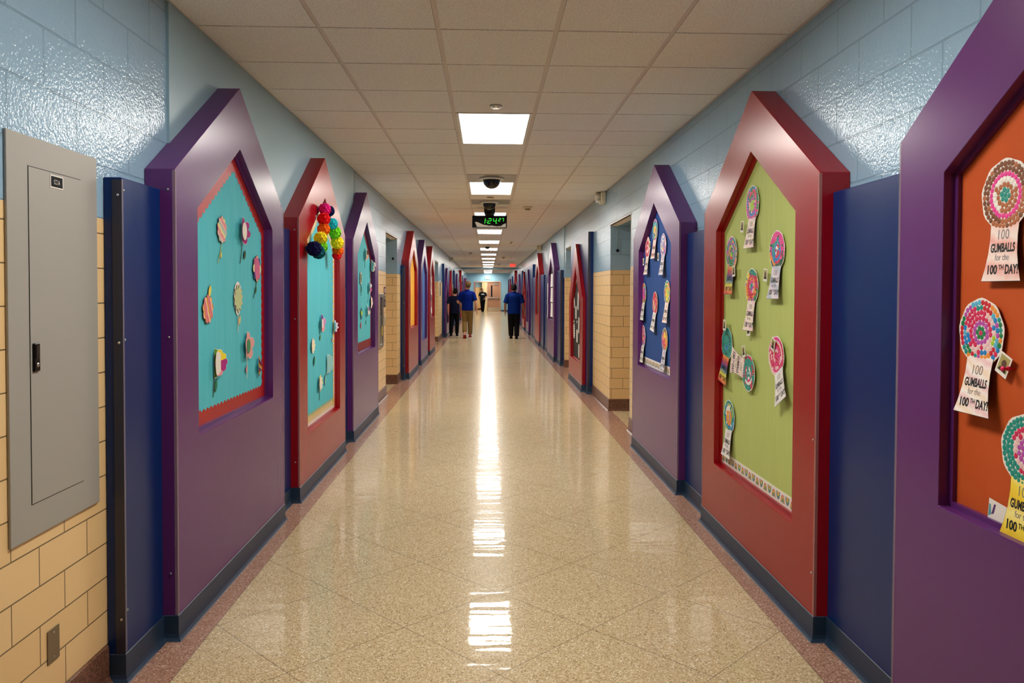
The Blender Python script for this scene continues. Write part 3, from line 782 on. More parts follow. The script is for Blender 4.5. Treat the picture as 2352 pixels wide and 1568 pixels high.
# pale green spiky flower on a white backing
r5 = flower('L', 4.377, 1.511, .082, 'pale green spiky flower on white paper in the middle of nearest teal board', P('pale_green', (196, 206, 150)), None, 11, 'spike', leaf=(4.401, 1.388, .027, P('leaf_pale', (216, 196, 130))), stem=(4.374, 1.320, P('stem_white', (226, 224, 208))))
m = MB(); m.fan([(.072*math.sin(a)*(1-.25*(math.cos(a) < 0)*abs(math.cos(a))), .096*math.cos(a)) for a in [2*PI*i/28 for i in range(28)]][::-1], .004); m.build('white_backing', M_PAPER, r5)
r6 = flower('L', 3.99, 1.178, .076, 'half-folded white flower with yellow, magenta and green petals, lower left of nearest teal board', [P('leaf_fresh', (90, 150, 40)), P('sun_yellow2', (240, 222, 50)), P('sun_yellow2', (240, 222, 50)), P('magenta_marker', C_MAG), P('magenta_marker', C_MAG), P('rose_light', (236, 150, 160))], P('flower_white', C_OFF), 12, 'fan', leaf=(4.015, 1.060, .032, P('leaf_teal', (24, 120, 84))), stem=(3.979, 1.004), fold=.25, cr=.66, wide=1.5)
flower('L', 4.534, 1.229, .083, 'pink petalled flower with green scribbled centre, lower right of nearest teal board', P('pale_pink', C_PINKP), P('scribble_green', (60, 140, 90)), 5, 'petal', leaf=(4.523, 1.094, .022, P('rose_light', (236, 150, 160))), stem=(4.531, 1.040, P('stem_white', (226, 224, 208))), fold=.2, cr=.4)
flower('L', 4.757, 1.088, .062, 'small dark striped bud near the lower right border of nearest teal board', S3, None, 4, 'petal', fold=.25, wide=.62)
# red-framed teal board
flower('L', 6.535, 1.276, .078, 'purple and pink petalled flower, topmost flower under the pompoms', [P('violet', (120, 60, 150)), P('lilac_pink', (216, 140, 190)), P('rose_light', (236, 150, 160))], P('petal_white', (238, 226, 226)), 5, 'petal', leaf=(6.503, 1.160, .024, P('leaf_fresh', (90, 150, 40))), fold=.3, cr=.42)
flower('L', 7.057, 1.225, .062, 'folded lavender flower with pink leaf by the yellow border, red-framed board', P('lavender', (196, 200, 226)), P('petal_white', (238, 226, 226)), 9, 'spike', leaf=(7.0, 1.107, .02, P('rose_light', (236, 150, 160))), fold=.6)
flower('L', 6.216, 1.109, .068, 'cream spiky flower with green leaf at the left of the red-framed board', P('cream_star', (240, 228, 196)), None, 10, 'spike', leaf=(6.281, .982, .036, P('leaf_teal', (24, 120, 84))), fold=.1)
flower('L', 6.762, .909, .085, 'pale teal fan-shaped flower on the red-framed board', P('pale_teal', (150, 206, 206)), None, 14, 'fan', fold=.3, wide=1.35)
flower('L', 6.463, .773, .076, 'white and yellow spiky flower with outlined leaf, lowest on the red-framed board', [P('sun_yellow2', (240, 222, 50)), P('flower_white', C_OFF)], P('flower_white', C_OFF), 10, 'spike', leaf=(6.70, .775, .045, P('leaf_aqua', (130, 200, 200))), stem=(6.47, .63, M_INK), fold=.2, cr=.6)
# second purple teal board
flower('L', 8.875, 1.974, .072, 'cream and black flower, topmost on the second purple panel', [P('cream_star', (240, 228, 196)), M_INK, P('peach', (232, 160, 130))], P('cream_star', (240, 228, 196)), 6, 'round', stem=(8.86, 1.82), fold=.4)
flower('L', 9.31, 1.858, .075, 'grey-white flower folded well out from the second purple panel', P('grey_white', (206, 206, 204)), None, 5, 'petal', leaf=(9.263, 1.741, .03, P('leaf_teal', (24, 120, 84))), fold=.7)
flower('L', 8.578, 1.696, .072, 'white petalled flower with green centre at the left of second purple panel', P('flower_white', C_OFF), P('leaf_green', C_GRN), 9, 'round', leaf=(8.628, 1.574, .035, P('leaf_teal', (24, 120, 84))), stem=(8.6, 1.5), cr=.6)
flower('L', 9.152, 1.592, .07, 'pink and white flower in the middle of second purple panel', [P('lilac_rose', (214, 110, 150)), P('flower_white', C_OFF)], None, 6, 'petal', stem=(9.079, 1.413), fold=.4)
flower('L', 9.30, 1.415, .072, 'pale pink and white flower by the right border of second purple panel', [P('flower_white', C_OFF), P('rose_pale', (240, 206, 200))], None, 7, 'round', leaf=(9.28, 1.30, .02, P('cream_star', (240, 228, 196))), fold=.2)
flower('L', 8.994, 1.320, .07, 'white flower with purple edged petals, low middle of second purple panel', [P('flower_white', C_OFF), P('violet', (120, 60, 150))], P('flower_white', C_OFF), 6, 'petal', leaf=(8.938, 1.189, .028, P('leaf_teal', (24, 120, 84))), fold=.4, cr=.5)
flower('L', 8.626, 1.298, .068, 'blue and green petalled flower with hot pink leaf, lower left of second purple panel', [P('petal_blue', (30, 110, 160)), P('petal_lime', (130, 196, 60)), P('petal_teal', (40, 150, 150))], P('leaf_lime', (214, 214, 96)), 5, 'petal', leaf=(8.586, 1.166, .038, P('hot_pink', (226, 50, 110))), cr=.35)

# ------------------------------------------------------------------ tissue pompoms
def pompom(y, z, rad, rgb, cname, label):
    r = on_wall('tissue_pompom', 'L', XFL+.002, y, z); tag(r, label, 'tissue flower', 'tissue paper pompoms')
    mm = mat('tissue_'+cname, rgb, rough=.8, spec=.2)
    g = random.Random(cname+str(y))
    for part, cnt, hi in (('outer_petals', 30, .55), ('inner_petals', 16, 1.0)):
        m = MB()
        if part == 'outer_petals':
            rings = []
            for k in range(9):
                t = PI*k/8; rings.append([(rad*.72*math.sin(t)*math.cos(2*PI*i/14)+1e-5*i, -rad*(1-.72*math.cos(t)), rad*.72*math.sin(t)*math.sin(2*PI*i/14)) for i in range(14)])
            m.loft(rings, caps=False)
        for q in range(cnt):
            # petal cups spread over the ball, facing outwards
            f = (q+.5)/cnt; cz = (1-2*f)*.98 if part == 'outer_petals' else 1-f*.7; an = q*2.39996
            sr = math.sqrt(max(0, 1-cz*cz)); nv = Vector((sr*math.cos(an), -cz, sr*math.sin(an)))
            t1 = nv.cross(Vector((0, 0, 1)) if abs(nv.z) < .9 else Vector((1, 0, 0))).normalized(); t2 = nv.cross(t1)
            c = Vector((0, -rad, 0))+nv*rad*(.72 if part == 'outer_petals' else .86); pr = rad*(.44 if part == 'outer_petals' else .34); N = 20; ph = g.random()*6; k0 = len(m.v)
            m.v.append(tuple(c))
            for i in range(N):
                a2 = 2*PI*i/N; w2 = pr*(.9+.1*math.cos(5*a2+ph)); h2 = pr*(.34+.14*math.sin(5*a2+ph*2))
                m.v.append(tuple(c+(t1*math.cos(a2)+t2*math.sin(a2))*w2+nv*h2))
            for i in range(N): m.f.append([k0, k0+1+i, k0+1+(i+1) % N]); m.m.append(0)
        m.build(part, mm, r)
for y, z, rd, rgb, cn, lab in [
    (6.572, 2.252, .050, (246, 40, 150), 'magenta', 'magenta tissue pompom at the peak of the red-framed board'), (6.784, 2.258, .045, (16, 20, 84), 'navy', 'navy tissue pompom at the peak, beside the magenta one'),
    (6.521, 2.164, .052, (244, 24, 34), 'red', 'red tissue pompom below the magenta one'), (6.520, 2.078, .052, (255, 120, 20), 'orange', 'orange tissue pompom between the red and yellow ones, left slope'),
    (6.387, 1.991, .054, (255, 236, 40), 'yellow', 'yellow tissue pompom on the left slope, above the green one'), (6.40, 1.920, .054, (130, 222, 40), 'green', 'green tissue pompom on the left slope, beside the navy one'),
    (6.121, 1.891, .058, (16, 20, 84), 'navy', 'large navy tissue pompom lowest on the left slope'), (6.30, 1.872, .054, (16, 110, 130), 'teal', 'dark teal tissue pompom tucked behind the large navy one'),
    (6.897, 2.157, .048, (40, 200, 216), 'turquoise', 'turquoise tissue pompom on the right slope'), (6.987, 2.085, .054, (130, 226, 40), 'lime', 'lime green tissue pompom on the right slope below turquoise'),
    (7.086, 1.999, .056, (255, 236, 40), 'yellow', 'yellow tissue pompom on the right slope above orange'), (7.144, 1.930, .050, (255, 126, 30), 'orange', 'orange tissue pompom near the bottom of the right slope'),
    (7.143, 1.885, .042, (244, 24, 34), 'red', 'red tissue pompom lowest on the right slope')]: pompom(y*.948, 1.56+.948*(z-1.56), rd, rgb, cn, lab)

# ------------------------------------------------------------------ gumball rosettes
GC = {'brown': (122, 70, 36), 'rust': (176, 104, 62), 'pink': (232, 60, 150), 'hot': (214, 40, 92), 'pale': (240, 200, 200), 'teal': (24, 146, 134), 'green': (30, 128, 74), 'dk': (20, 84, 60),
      'lime': (168, 206, 40), 'blue': (32, 130, 200), 'mag': (186, 80, 176), 'orange': (240, 150, 50), 'yellow': (244, 214, 70), 'red': (206, 30, 50), 'white': (240, 236, 228), 'lav': (170, 150, 200), 'sky': (90, 180, 214)}
GMN = list(GC); GM = [mat('gumball_'+k, v, rough=.55) for k, v in GC.items()]
RIB = [(-.062, -.05), (.062, -.05), (.058, -.12), (.062, -.17), (.072, -.215), (.084, -.25), (-.084, -.25), (-.072, -.215), (-.062, -.17), (-.058, -.12)]
RIB_ORIGIN = -.06
def lettering_mesh():
    m = MB()
    put_text(m, '100', 0, -.128, .030, .046, bold=-.006, mi=1)
    put_text(m, 'GUMBALLS', 0, -.165, .026, .104, bold=.035, mi=0)
    put_text(m, 'for the', 0, -.190, .020, .060, bold=-.004, mi=1)
    put_text(m, '100', -.037, -.229, .027, .042, bold=.035, mi=0)
    put_text(m, 'TH', .0, -.217, .015, .022, bold=.02, mi=0)
    put_text(m, 'DAY!', .045, -.229, .027, .054, bold=.035, mi=0)
    m.v = [(x, y, z-RIB_ORIGIN) for x, y, z in m.v]
    return m.mesh('lettering', [M_INK, M_GREYINK])
LET = lettering_mesh()
def photo_print(side, xb, y, z, roll, label, pin=False):
    sg = 1 if side == 'L' else -1
    r = on_wall('photo_print', side, xb+sg*.014, y, z, math.radians(roll)); tag(r, label, 'photo', 'small photographs pinned by the rosettes')
    m = MB(); w, h = .026, .033
    m.box(-w, w, -.0006, .0006, -h, h, 0)
    m.box(-w*.78, w*.78, -.001, -.0006, -h*.66, h*.82, 1)
    m.fan([(.011*math.cos(a)+.002, .004+.0125*math.sin(a)) for a in [2*PI*i/14 for i in range(14)]], -.0014, (.002, .004), 2)
    m.fan([(.019, -.020), (.015, -.008), (.004, -.005), (-.01, -.008), (-.017, -.020)], -.0014, None, 3)
    m.build('print', [M_PAPER, pm('photo_ground', (170, 160, 96)), pm('photo_face', (96, 66, 52)), pm('photo_dark', (26, 24, 28))], r)
    if pin:
        m = MB(); m.lathe([(.0025, -.012), (.0025, .004), (.007, .006), (.007, .009), (.0045, .011), (.0045, .019), (.0075, .022), (.0075, .026), (.001, .027)], c=(.031, .0, .006), axis='-y', n=14)
        m.build('push_pin', mat('pin_pink', (226, 30, 90), rough=.3), r, smooth=True)
    return r
def badge(xb, y, z, rings, ribbon, label, roll=0, tilt=7, R=.105, rtilt=0):
    dense = .62 if y > 2.6 else .555
    """rings: list of colour-name lists, outermost first"""
    rad_roll = math.radians(roll)
    r = on_wall('award_rosette', 'R', xb-.010, y, z, rad_roll); tag(r, label, 'paper rosette', 'gumball rosettes on the boards')
    m = MB(); N = 40
    m.prism([(R*(1+.02*math.sin(9*a))*math.cos(a), R*(1+.02*math.sin(9*a))*math.sin(a)) for a in [2*PI*i/N for i in range(N)]], -.0006, .0006, 0)
    nr = 7; step = R*.975/(nr-.42); br = step*dense
    for k in range(nr):
        rr = step*(nr-1-k)*.985; cnt = max(1, int(2*PI*rr/(step*.98)))
        cols = rings[min(k*len(rings)//nr, len(rings)-1)]
        off = random.random()*6
        for i in range(cnt):
            a = 2*PI*i/cnt+off
            if len(cols) > 1 and random.random() > .25: cname = cols[int(i*len(cols)/cnt) % len(cols)]
            else: cname = random.choice(cols)
            jr = rr+random.uniform(-.0012, .0012); c = (jr*math.cos(a), jr*math.sin(a)); b = br*random.uniform(.9, 1.06)
            i0 = len(m.v); n = 10
            m.v += [(c[0]+b*math.cos(2*PI*q/n), -.0009, c[1]+b*math.sin(2*PI*q/n)) for q in range(n)]+[(c[0]+b*.5*math.cos(2*PI*q/n), -.0017, c[1]+b*.5*math.sin(2*PI*q/n)) for q in range(n)]
            mi = 1+GMN.index(cname)
            for q in range(n): m.f.append([i0+q, i0+(q+1) % n, i0+n+(q+1) % n, i0+n+q]); m.m.append(mi)
            m.f.append([i0+n+q for q in range(n)]); m.m.append(mi)
    m.build('rosette', [M_PAPER]+GM, r)
    m = MB()
    pts = [(x, zz-RIB_ORIGIN) for x, zz in RIB]
    m.prism([(x*1.025, zz*1.008) for x, zz in pts][::-1][::-1], .0004, .0008, 1)
    m.prism(pts, -.0002, .0004, 0)
    # polygons run clockwise on the way down: flip to face outwards
    rb = m.build('ribbon', [ribbon, M_INK], r, loc=(0, .0012, RIB_ORIGIN), rot=(math.radians(-tilt), math.radians(rtilt), 0))
    shared('lettering', LET, rb, loc=(0, -.0006, 0))
    return r
RB_PINK = stripes_mat('ribbon_pink', [(244, 214, 206), (238, 170, 160), (246, 228, 220), (244, 214, 206)], 14, 80, .5)
RB_PALE = stripes_mat('ribbon_pale', [(244, 232, 226), (238, 196, 200), (246, 240, 232), (244, 220, 196), (244, 232, 226)], 15, 70, .5)
RB_YEL = stripes_mat('ribbon_yellow', [(246, 218, 60), (250, 236, 150), (240, 200, 40), (246, 218, 60)], 9, 85, .5)
RB_RAIN = stripes_mat('ribbon_rainbow', [(200, 60, 60), (230, 140, 60), (220, 210, 70), (60, 120, 150), (90, 60, 130), (200, 60, 60)], 7, 85, .3)
RB_LAV = stripes_mat('ribbon_lavender', [(216, 204, 222), (176, 190, 206), (232, 226, 230), (216, 204, 222)], 12, 60, .6)
RB_WHITE = stripes_mat('ribbon_white', [(238, 234, 230), (222, 220, 222), (240, 236, 230), (238, 234, 230)], 12, 60, .6)
XB = XFR+.0495
# orange board
badge(XB, 2.167, 1.844, [['brown', 'rust', 'brown'], ['pink'], ['white', 'rust'], ['rust'], ['teal'], ['teal']], RB_PINK, 'brown and pink ringed rosette with teal centre, top of the orange board', tilt=4)
badge(XB, 2.265, 1.438, [['green', 'teal', 'orange', 'red', 'sky', 'mag', 'green', 'red', 'teal', 'hot', 'hot', 'blue', 'blue'], ['hot', 'hot', 'blue', 'pale', 'pale', 'lime', 'pale'], ['hot', 'hot', 'pale', 'hot'], ['mag'], ['green'], ['hot']], RB_PALE, 'many-coloured rosette with pink streaked ribbon, left on the orange board beside the pinned photo', tilt=9)
badge(XB, 2.058, 1.117, [['teal'], ['hot', 'teal', 'hot', 'hot'], ['hot', 'pale'], ['mag'], ['mag'], ['hot']], RB_YEL, 'teal edged rosette with yellow ribbon, lowest on the orange board', tilt=5)
photo_print('R', XB, 2.155, 1.351, 25, 'tilted small photograph with pink pin beside the many-coloured rosette, orange board', pin=True)
r = on_wall('paper_note', 'R', XB-.004, 2.165, .895, math.radians(6)); tag(r, 'corner of a white note behind the yellow ribbon, bottom of orange board', 'paper')
m = MB(); m.box(-.06, .04, -.0005, .0005, -.04, .045, 0); m.fan([(-.045, .0), (-.035, .005), (-.028, .035), (-.036, .034)], -.0009, None, 1); m.fan([(-.058, -.01), (-.046, .0), (-.050, .028), (-.058, .03)], -.0009, None, 2)
m.build('sheet', [M_PAPER, pm('note_violet', (90, 50, 110)), pm('note_teal', (90, 160, 170))], r)
# lime board
LB = 'on the lime board'
badge(XB, 4.283, 2.058, [['pink', 'green', 'hot', 'green', 'blue', 'mag'], ['hot', 'green', 'blue', 'pink'], ['pale', 'mag', 'green'], ['lime', 'mag'], ['lime'], ['lime']], RB_PALE, 'pink and blue rosette with lime centre, topmost on the lime board')
badge(XB, 4.643, 1.795, [['teal', 'mag', 'green', 'lav', 'orange'], ['mag', 'green', 'teal'], ['lav', 'lime', 'green'], ['green', 'hot'], ['teal', 'lime'], ['lime']], RB_RAIN, 'green and purple speckled rosette with rainbow ribbon, upper left of the lime board')
badge(XB, 3.908, 1.774, [['dk', 'dk', 'pink', 'pink', 'pink', 'orange'], ['hot', 'pink', 'teal', 'blue'], ['blue', 'blue', 'teal'], ['blue', 'hot'], ['red', 'white'], ['sky']], RB_LAV, 'pink and teal rosette with blue rings, upper right of the lime board')
badge(XB, 4.277, 1.589, [['teal', 'yellow', 'orange', 'mag', 'green', 'red'], ['red', 'orange', 'hot', 'hot'], ['red', 'orange'], ['pale', 'pink'], ['teal', 'mag'], ['blue']], RB_PALE, 'red and orange rosette with teal edge, centre of the lime board')
badge(XB, 4.714, 1.234, [['teal'], ['teal', 'dk'], ['teal'], ['teal', 'blue'], ['teal'], ['teal']], RB_RAIN, 'all-teal rosette with rainbow striped ribbon, left edge of the lime board', roll=8)
badge(XB-.008, 4.295, 1.096, [['teal', 'teal', 'hot', 'red', 'teal', 'teal'], ['teal', 'white', 'teal'], ['hot', 'pink', 'teal'], ['teal', 'white'], ['teal'], ['white', 'teal']], RB_PALE, 'teal and white rosette turned sideways, its ribbon pointing up left, lime board', roll=103)
badge(XB-.008, 3.88, 1.228, [['hot', 'pink', 'pale'], ['hot', 'pale', 'red'], ['hot', 'pink'], ['pale', 'hot'], ['red', 'pink'], ['pink']], RB_WHITE, 'red and pink mottled rosette with a skewed ribbon, right edge of the lime board', roll=-28)
badge(XB, 4.657, .785, [['teal', 'teal', 'sky', 'lime', 'yellow', 'blue'], ['teal', 'white', 'blue'], ['orange', 'white', 'orange'], ['orange'], ['yellow', 'lav'], ['orange']], RB_WHITE, 'teal rosette with orange rings, lowest on the lime board')
for y, z, ro, lab in [(4.406, 1.940, 8, 'small photograph left of the topmost rosette on the lime board'), (4.552, 1.685, -4, 'small photograph beside the rainbow ribboned rosette, lime board'),
                      (4.025, 1.650, 6, 'small photograph left of the pink and teal rosette, lime board'), (4.282, 1.343, -8, 'small photograph over the ribbon end of the centre rosette, lime board'),
                      (4.718, 1.352, 3, 'small photograph above the all-teal rosette, lime board'), (4.357, 1.215, -14, 'small photograph at the neck of the sideways rosette, lime board'),
                      (3.905, 1.287, 20, 'small photograph on the red and pink mottled rosette, lime board')]: photo_print('R', XB-.012, y, z, ro, lab)
# royal blue board
badge(XB, 6.792, 2.104, [['blue', 'mag', 'green', 'teal'], ['teal', 'yellow', 'sky'], ['yellow', 'teal'], ['yellow', 'pink'], ['sky', 'orange'], ['yellow']], RB_PINK, 'blue and yellow rosette, topmost on the royal blue board')
badge(XB, 7.101, 1.968, [['hot', 'pale'], ['hot', 'red'], ['pale', 'hot'], ['hot', 'white'], ['hot', 'pale'], ['red']], RB_PALE, 'red and pink rosette, upper left of the royal blue board')
badge(XB, 6.465, 1.951, [['lav', 'white', 'mag'], ['pink', 'sky', 'teal'], ['lav', 'white'], ['orange', 'lav'], ['sky', 'mag'], ['lav']], RB_LAV, 'lavender and sky blue rosette, upper right of the royal blue board')
badge(XB, 7.260, 1.535, [['lime', 'red', 'blue', 'green'], ['mag', 'lime', 'pink'], ['pink', 'mag'], ['green', 'pink'], ['mag'], ['pink']], RB_WHITE, 'lime and magenta rosette at the left edge of the royal blue board')
badge(XB, 6.315, 1.548, [['yellow', 'red', 'teal', 'sky'], ['yellow', 'teal'], ['orange', 'yellow'], ['yellow', 'lime'], ['sky', 'yellow'], ['yellow']], RB_PALE, 'yellow and teal rosette at the right edge of the royal blue board')
badge(XB, 6.767, 1.453, [['red', 'hot', 'rust'], ['hot', 'pale', 'red'], ['hot', 'lime', 'pink'], ['pale', 'hot'], ['red'], ['hot']], RB_WHITE, 'red and rust rosette with a grey ribbon, centre of the royal blue board', roll=6)
badge(XB, 7.270, 1.129, [['teal', 'mag', 'sky', 'pink', 'hot'], ['hot', 'sky', 'orange'], ['pink', 'hot'], ['yellow', 'pink'], ['hot', 'teal'], ['pink']], RB_WHITE, 'pink and sky rosette, lower left of the royal blue board')
badge(XB, 6.386, 1.149, [['pink', 'teal', 'orange', 'green'], ['yellow', 'pink', 'orange'], ['hot', 'yellow'], ['yellow', 'pink'], ['red', 'orange'], ['hot']], RB_LAV, 'orange, yellow and pink rosette, lower right of the royal blue board')
for y, z, ro, lab in [(6.934, 1.984, 0, 'small photograph left of the topmost rosette, royal blue board'), (7.211, 1.842, 0, 'small photograph beside the red and pink rosette, royal blue board'), (6.587, 1.862, 0, 'small photograph left of the lavender rosette, royal blue board')]:
    photo_print('R', XB-.012, y, z, ro, lab)

# ------------------------------------------------------------------ striped white paper figures, black board
M_STRIPE = stripes_mat('mummy_stripes', [(236, 232, 226), (238, 234, 228), (236, 232, 226), (24, 22, 22), (238, 234, 228)], 26, 78, .12)
def cutout(y, z, pts, label, m=None, roll=0, nm='paper_cutout'):
    r = on_wall(nm, 'R', XB-.004, y, z, math.radians(roll)); tag(r, label, 'paper cut-out', 'striped paper figures')
    mb_ = MB(); mb_.prism(pts, -.0008, .0008); mb_.build('sheet', m or M_STRIPE, r)
    return r
def oval(w, h, n=20): return [(w*math.cos(2*PI*i/n), h*math.sin(2*PI*i/n)) for i in range(n)]
def bar(w, h, k=.75): return [(-w*k, -h), (w*k, -h), (w, -h*.6), (w, h*.6), (w*k, h), (-w*k, h), (-w, h*.6), (-w, -h*.6)]
rh = cutout(12.90, 1.76, oval(.10, .082), 'white oval head cut-out with dark eyes, topmost on the black board')
m = MB(); m.fan(oval(.018, .015), -.0012, None, 0); m.v = [(x-.035, y, z+.012) for x, y, z in m.v]; k = MB(); k.fan(oval(.018, .015), -.0012); k.v = [(x+.035, y, z+.012) for x, y, z in k.v]
m.build('eye', M_INK, rh); k.build('eye', M_INK, rh)
cutout(12.58, 1.40, bar(.075, .15), 'white striped arm cut-out, upper right of the black board', roll=12)
cutout(13.13, 1.36, bar(.06, .085), 'white striped arm cut-out, upper left of the black board', roll=-22)
cutout(12.88, 1.20, bar(.085, .107, .85), 'white striped body cut-out in the middle of the black board')
cutout(13.16, 1.035, bar(.04, .024), 'small white scrap above the lower left arm, black board')
cutout(12.73, 1.045, bar(.04, .024), 'small white scrap right of centre, black board')
cutout(13.14, .87, bar(.09, .122), 'white striped arm cut-out, lower left of the black board', roll=-12)
cutout(12.47, 1.0, bar(.075, .13), 'white striped arm cut-out at the right edge of the black board', roll=10)
cutout(12.71, .809, bar(.095, .106, .85), 'white striped lower body cut-out on the black board')
cutout(12.45, .575, bar(.07, .115), 'white striped leg cut-out, lowest right on the black board', roll=5)

# white papers on the next black board, collage papers opposite
PW = [(17.25, 1.81, .50, .30), (17.80, 1.81, .50, .30), (17.25, 1.47, .50, .33), (17.80, 1.47, .50, .33), (17.25, 1.12, .50, .32), (17.80, 1.12, .50, .32)]
PN = ['top near', 'top far', 'middle near', 'middle far', 'bottom near', 'bottom far']
for (y, z, w, h), nm in zip(PW, PN): stuck('R', y, z, w, h, M_PAPER, 'paper_sheet', 'white sheet with dark writing, %s one on the white papers board' % nm, 'paper', 'white sheets on the purple panel', dark=4)
stuck('R', 18.3, 1.50, .15, .5, M_PAPER, 'paper_sheet', 'narrow white sheet on the far frame edge, upper one, white papers panel', 'paper', 'white sheets on the purple panel', xoff=-.003)
stuck('R', 18.3, 1.08, .15, .34, M_PAPER, 'paper_sheet', 'narrow white sheet on the far frame edge, lower one, white papers panel', 'paper', 'white sheets on the purple panel', xoff=-.003)
stuck('R', 22.1, .98, .3, .12, M_PAPER, 'paper_sheet', 'single white sheet at the bottom of the charcoal board', 'paper', xoff=.046)
CC = [(212, 150, 140), (226, 206, 190), (150, 50, 60), (230, 190, 170), (120, 70, 80), (240, 226, 214), (200, 120, 90), (90, 60, 66), (226, 206, 190), (190, 90, 100), (60, 120, 160), (240, 236, 230)]
CNAMES = ['salmon', 'cream', 'crimson', 'peach', 'plum', 'ivory', 'terracotta', 'dark brown', 'buff', 'rose', 'blue', 'white']
for i, (c, nme) in enumerate(zip(CC, CNAMES)):
    stuck('L', 18.80+.42*(i % 2)+.08*((i*7) % 3), 1.86-.155*(i//2)-.02*(i % 2), .32, .15, pm('collage_%d' % i, c), 'paper_sheet', '%s paper in the collage on the left red panel, row %s from the top' % (nme, ['one', 'two', 'three', 'four', 'five', 'six'][i//2]), 'paper', 'collage papers')
stuck('L', 26.3, 1.25, .3, .3, M_PAPER, 'paper_sheet', 'white paper on the low purple panel ahead of the boy', 'paper')
stuck('L', 26.4, .75, .3, .22, M_PAPER, 'paper_sheet', 'lower white paper on the low purple panel ahead of the boy', 'paper')
stuck('R', 27.6, 1.05, .4, .5, M_PAPER, 'paper_sheet', 'white paper on the low purple panel ahead of the walking man', 'paper')
# wall between tan blocks: plaque
r = on_wall('wall_sign', 'L', XWL+.0005, 24.1, 1.62); tag(r, 'dark framed room plaque on tan blocks past the second left recess', 'sign')
m = MB(); m.box(-.22, .22, -.02, 0, -.25, .25); m.build('frame', M_WHITE, r, bevel=.006)
m = MB(); m.box(-.19, .19, -.022, -.0195, -.22, .22); m.build('panel', M_INK, r)

# ------------------------------------------------------------------ electrical box, outlet plate, extinguisher cabinet, signs
yc, zc = 2.70, 1.40
r = on_wall('electrical_panel', 'L', XWL+.0058, yc, zc); tag(r, 'grey electrical panel box with a latch on the near left wall', 'electrical panel')
m = MB(); m.box(-.275, .275, -.004, .0055, -.66, .66); m.build('cover', M_GREYMETAL, r, bevel=.0025)
m = MB(); m.box(-.163, .155, -.0062, -.0045, -.548, .56, 0)
m.build('door', M_GREYMETAL, r, bevel=.001)
m = MB()
for a in ((-.1655, -.1632, -.5505, .5625), (.1552, .1568, -.5505, .5625), (-.1655, .1568, -.5505, -.5482), (-.1655, .1568, .5602, .5625)): m.box(a[0], a[1], -.0046, -.0039, a[2], a[3])
m.build('door_gap', M_INK, r)
m = MB(); m.box(-.042, .036, -.0078, -.006, .508, .552, 1); m.box(-.038, .032, -.0082, -.0076, .512, .548, 0); put_text(m, 'CC1A', -.003, .5215, .017, .036, bold=-.005, mi=1, y=-.0085)
m.build('label_plate', [M_BLACK, M_PAPER], r)
m = MB(); m.box(-.155, -.122, -.014, -.006, -.112, -.018); lt = m.build('latch', M_BLACK, r, bevel=.003)
m = MB(); m.lathe([(.008, .0145), (.0075, .0165), (.001, .017)], c=(-.1385, 0, -.09), axis='-y', n=18); m.build('lock', M_SCREW, lt, smooth=True)
m = MB(); m.box(-.147, -.13, -.0155, -.0138, -.07, -.026); m.build('slide', mat('black_gloss', (24, 24, 26), rough=.15), lt)
r = on_wall('outlet_cover', 'L', XWL+.0005, 2.664, .327); tag(r, 'brown steel blank outlet plate low on the tan block wall', 'outlet cover')
m = MB(); m.box(-.036, .036, -.004, 0, -.058, .058); m.build('plate', M_STEEL, r, bevel=.002)
for zz in (-.042, .042): 
    m = MB(); m.lathe([(.0035, .004), (.0033, .0052), (.001, .0058)], c=(0, 0, zz), axis='-y', n=12); m.build('screw', M_SCREW, r, smooth=True)
r = on_wall('extinguisher_cabinet', 'L', XWL+.0005, 10.75, 1.135); tag(r, 'aluminium fire extinguisher cabinet with glass door past the second left purple panel', 'cabinet')
m = MB(); w, h = .20, .38
for a in ((-w, w, h-.05, h), (-w, w, -h, -h+.05), (-w, -w+.045, -h+.05, h-.05), (w-.045, w, -h+.05, h-.05)): m.box(a[0], a[1], -.024, 0, a[2], a[3])
m.build('frame', M_ALU, r, bevel=.004)
m = MB(); m.box(-w+.044, w-.044, -.014, -.01, -h+.049, h-.049); m.build('glass_pane', mat('dark_glass', (28, 34, 36), rough=.08), r)
m = MB(); m.tube([(w-.03, -.022, .06), (w-.03, -.045, .055), (w-.03, -.045, -.075), (w-.03, -.022, -.08)], .008); m.build('handle', M_ALU, r, smooth=True)
m = MB(); m.prism([(.06, -.21), (.13, -.21), (.13, -.10), (.095, -.07), (.06, -.10)], -.0165, -.0145); m.build('tag', mat('tag_yellow', (206, 176, 40)), r)
for z, h, c, lab, nm in [(1.56, .055, (96, 24, 30), 'dark red room sign with white figure, upper one by the first left recess', 'a'), (1.462, .03, (120, 110, 90), 'small grey-brown sign between two wall signs by the first left recess', 'b'), (1.372, .055, (40, 30, 34), 'dark room sign, lowest of three by the first left recess', 'c')]:
    r = on_wall('wall_sign', 'L', XWL+.0005, 11.21, z); tag(r, lab, 'sign')
    m = MB(); m.box(-.085, .085, -.006, 0, -h, h, 0); m.build('plate', mat('sign_%s' % nm, c, rough=.4), r, bevel=.002)
    if nm != 'b':
        m = MB(); m.box(-.03, .035, -.0068, -.0058, -h*.55, h*.5) ; m.build('emblem', M_PAPER if nm == 'a' else pm('sign_grey', (150, 140, 130)), r)
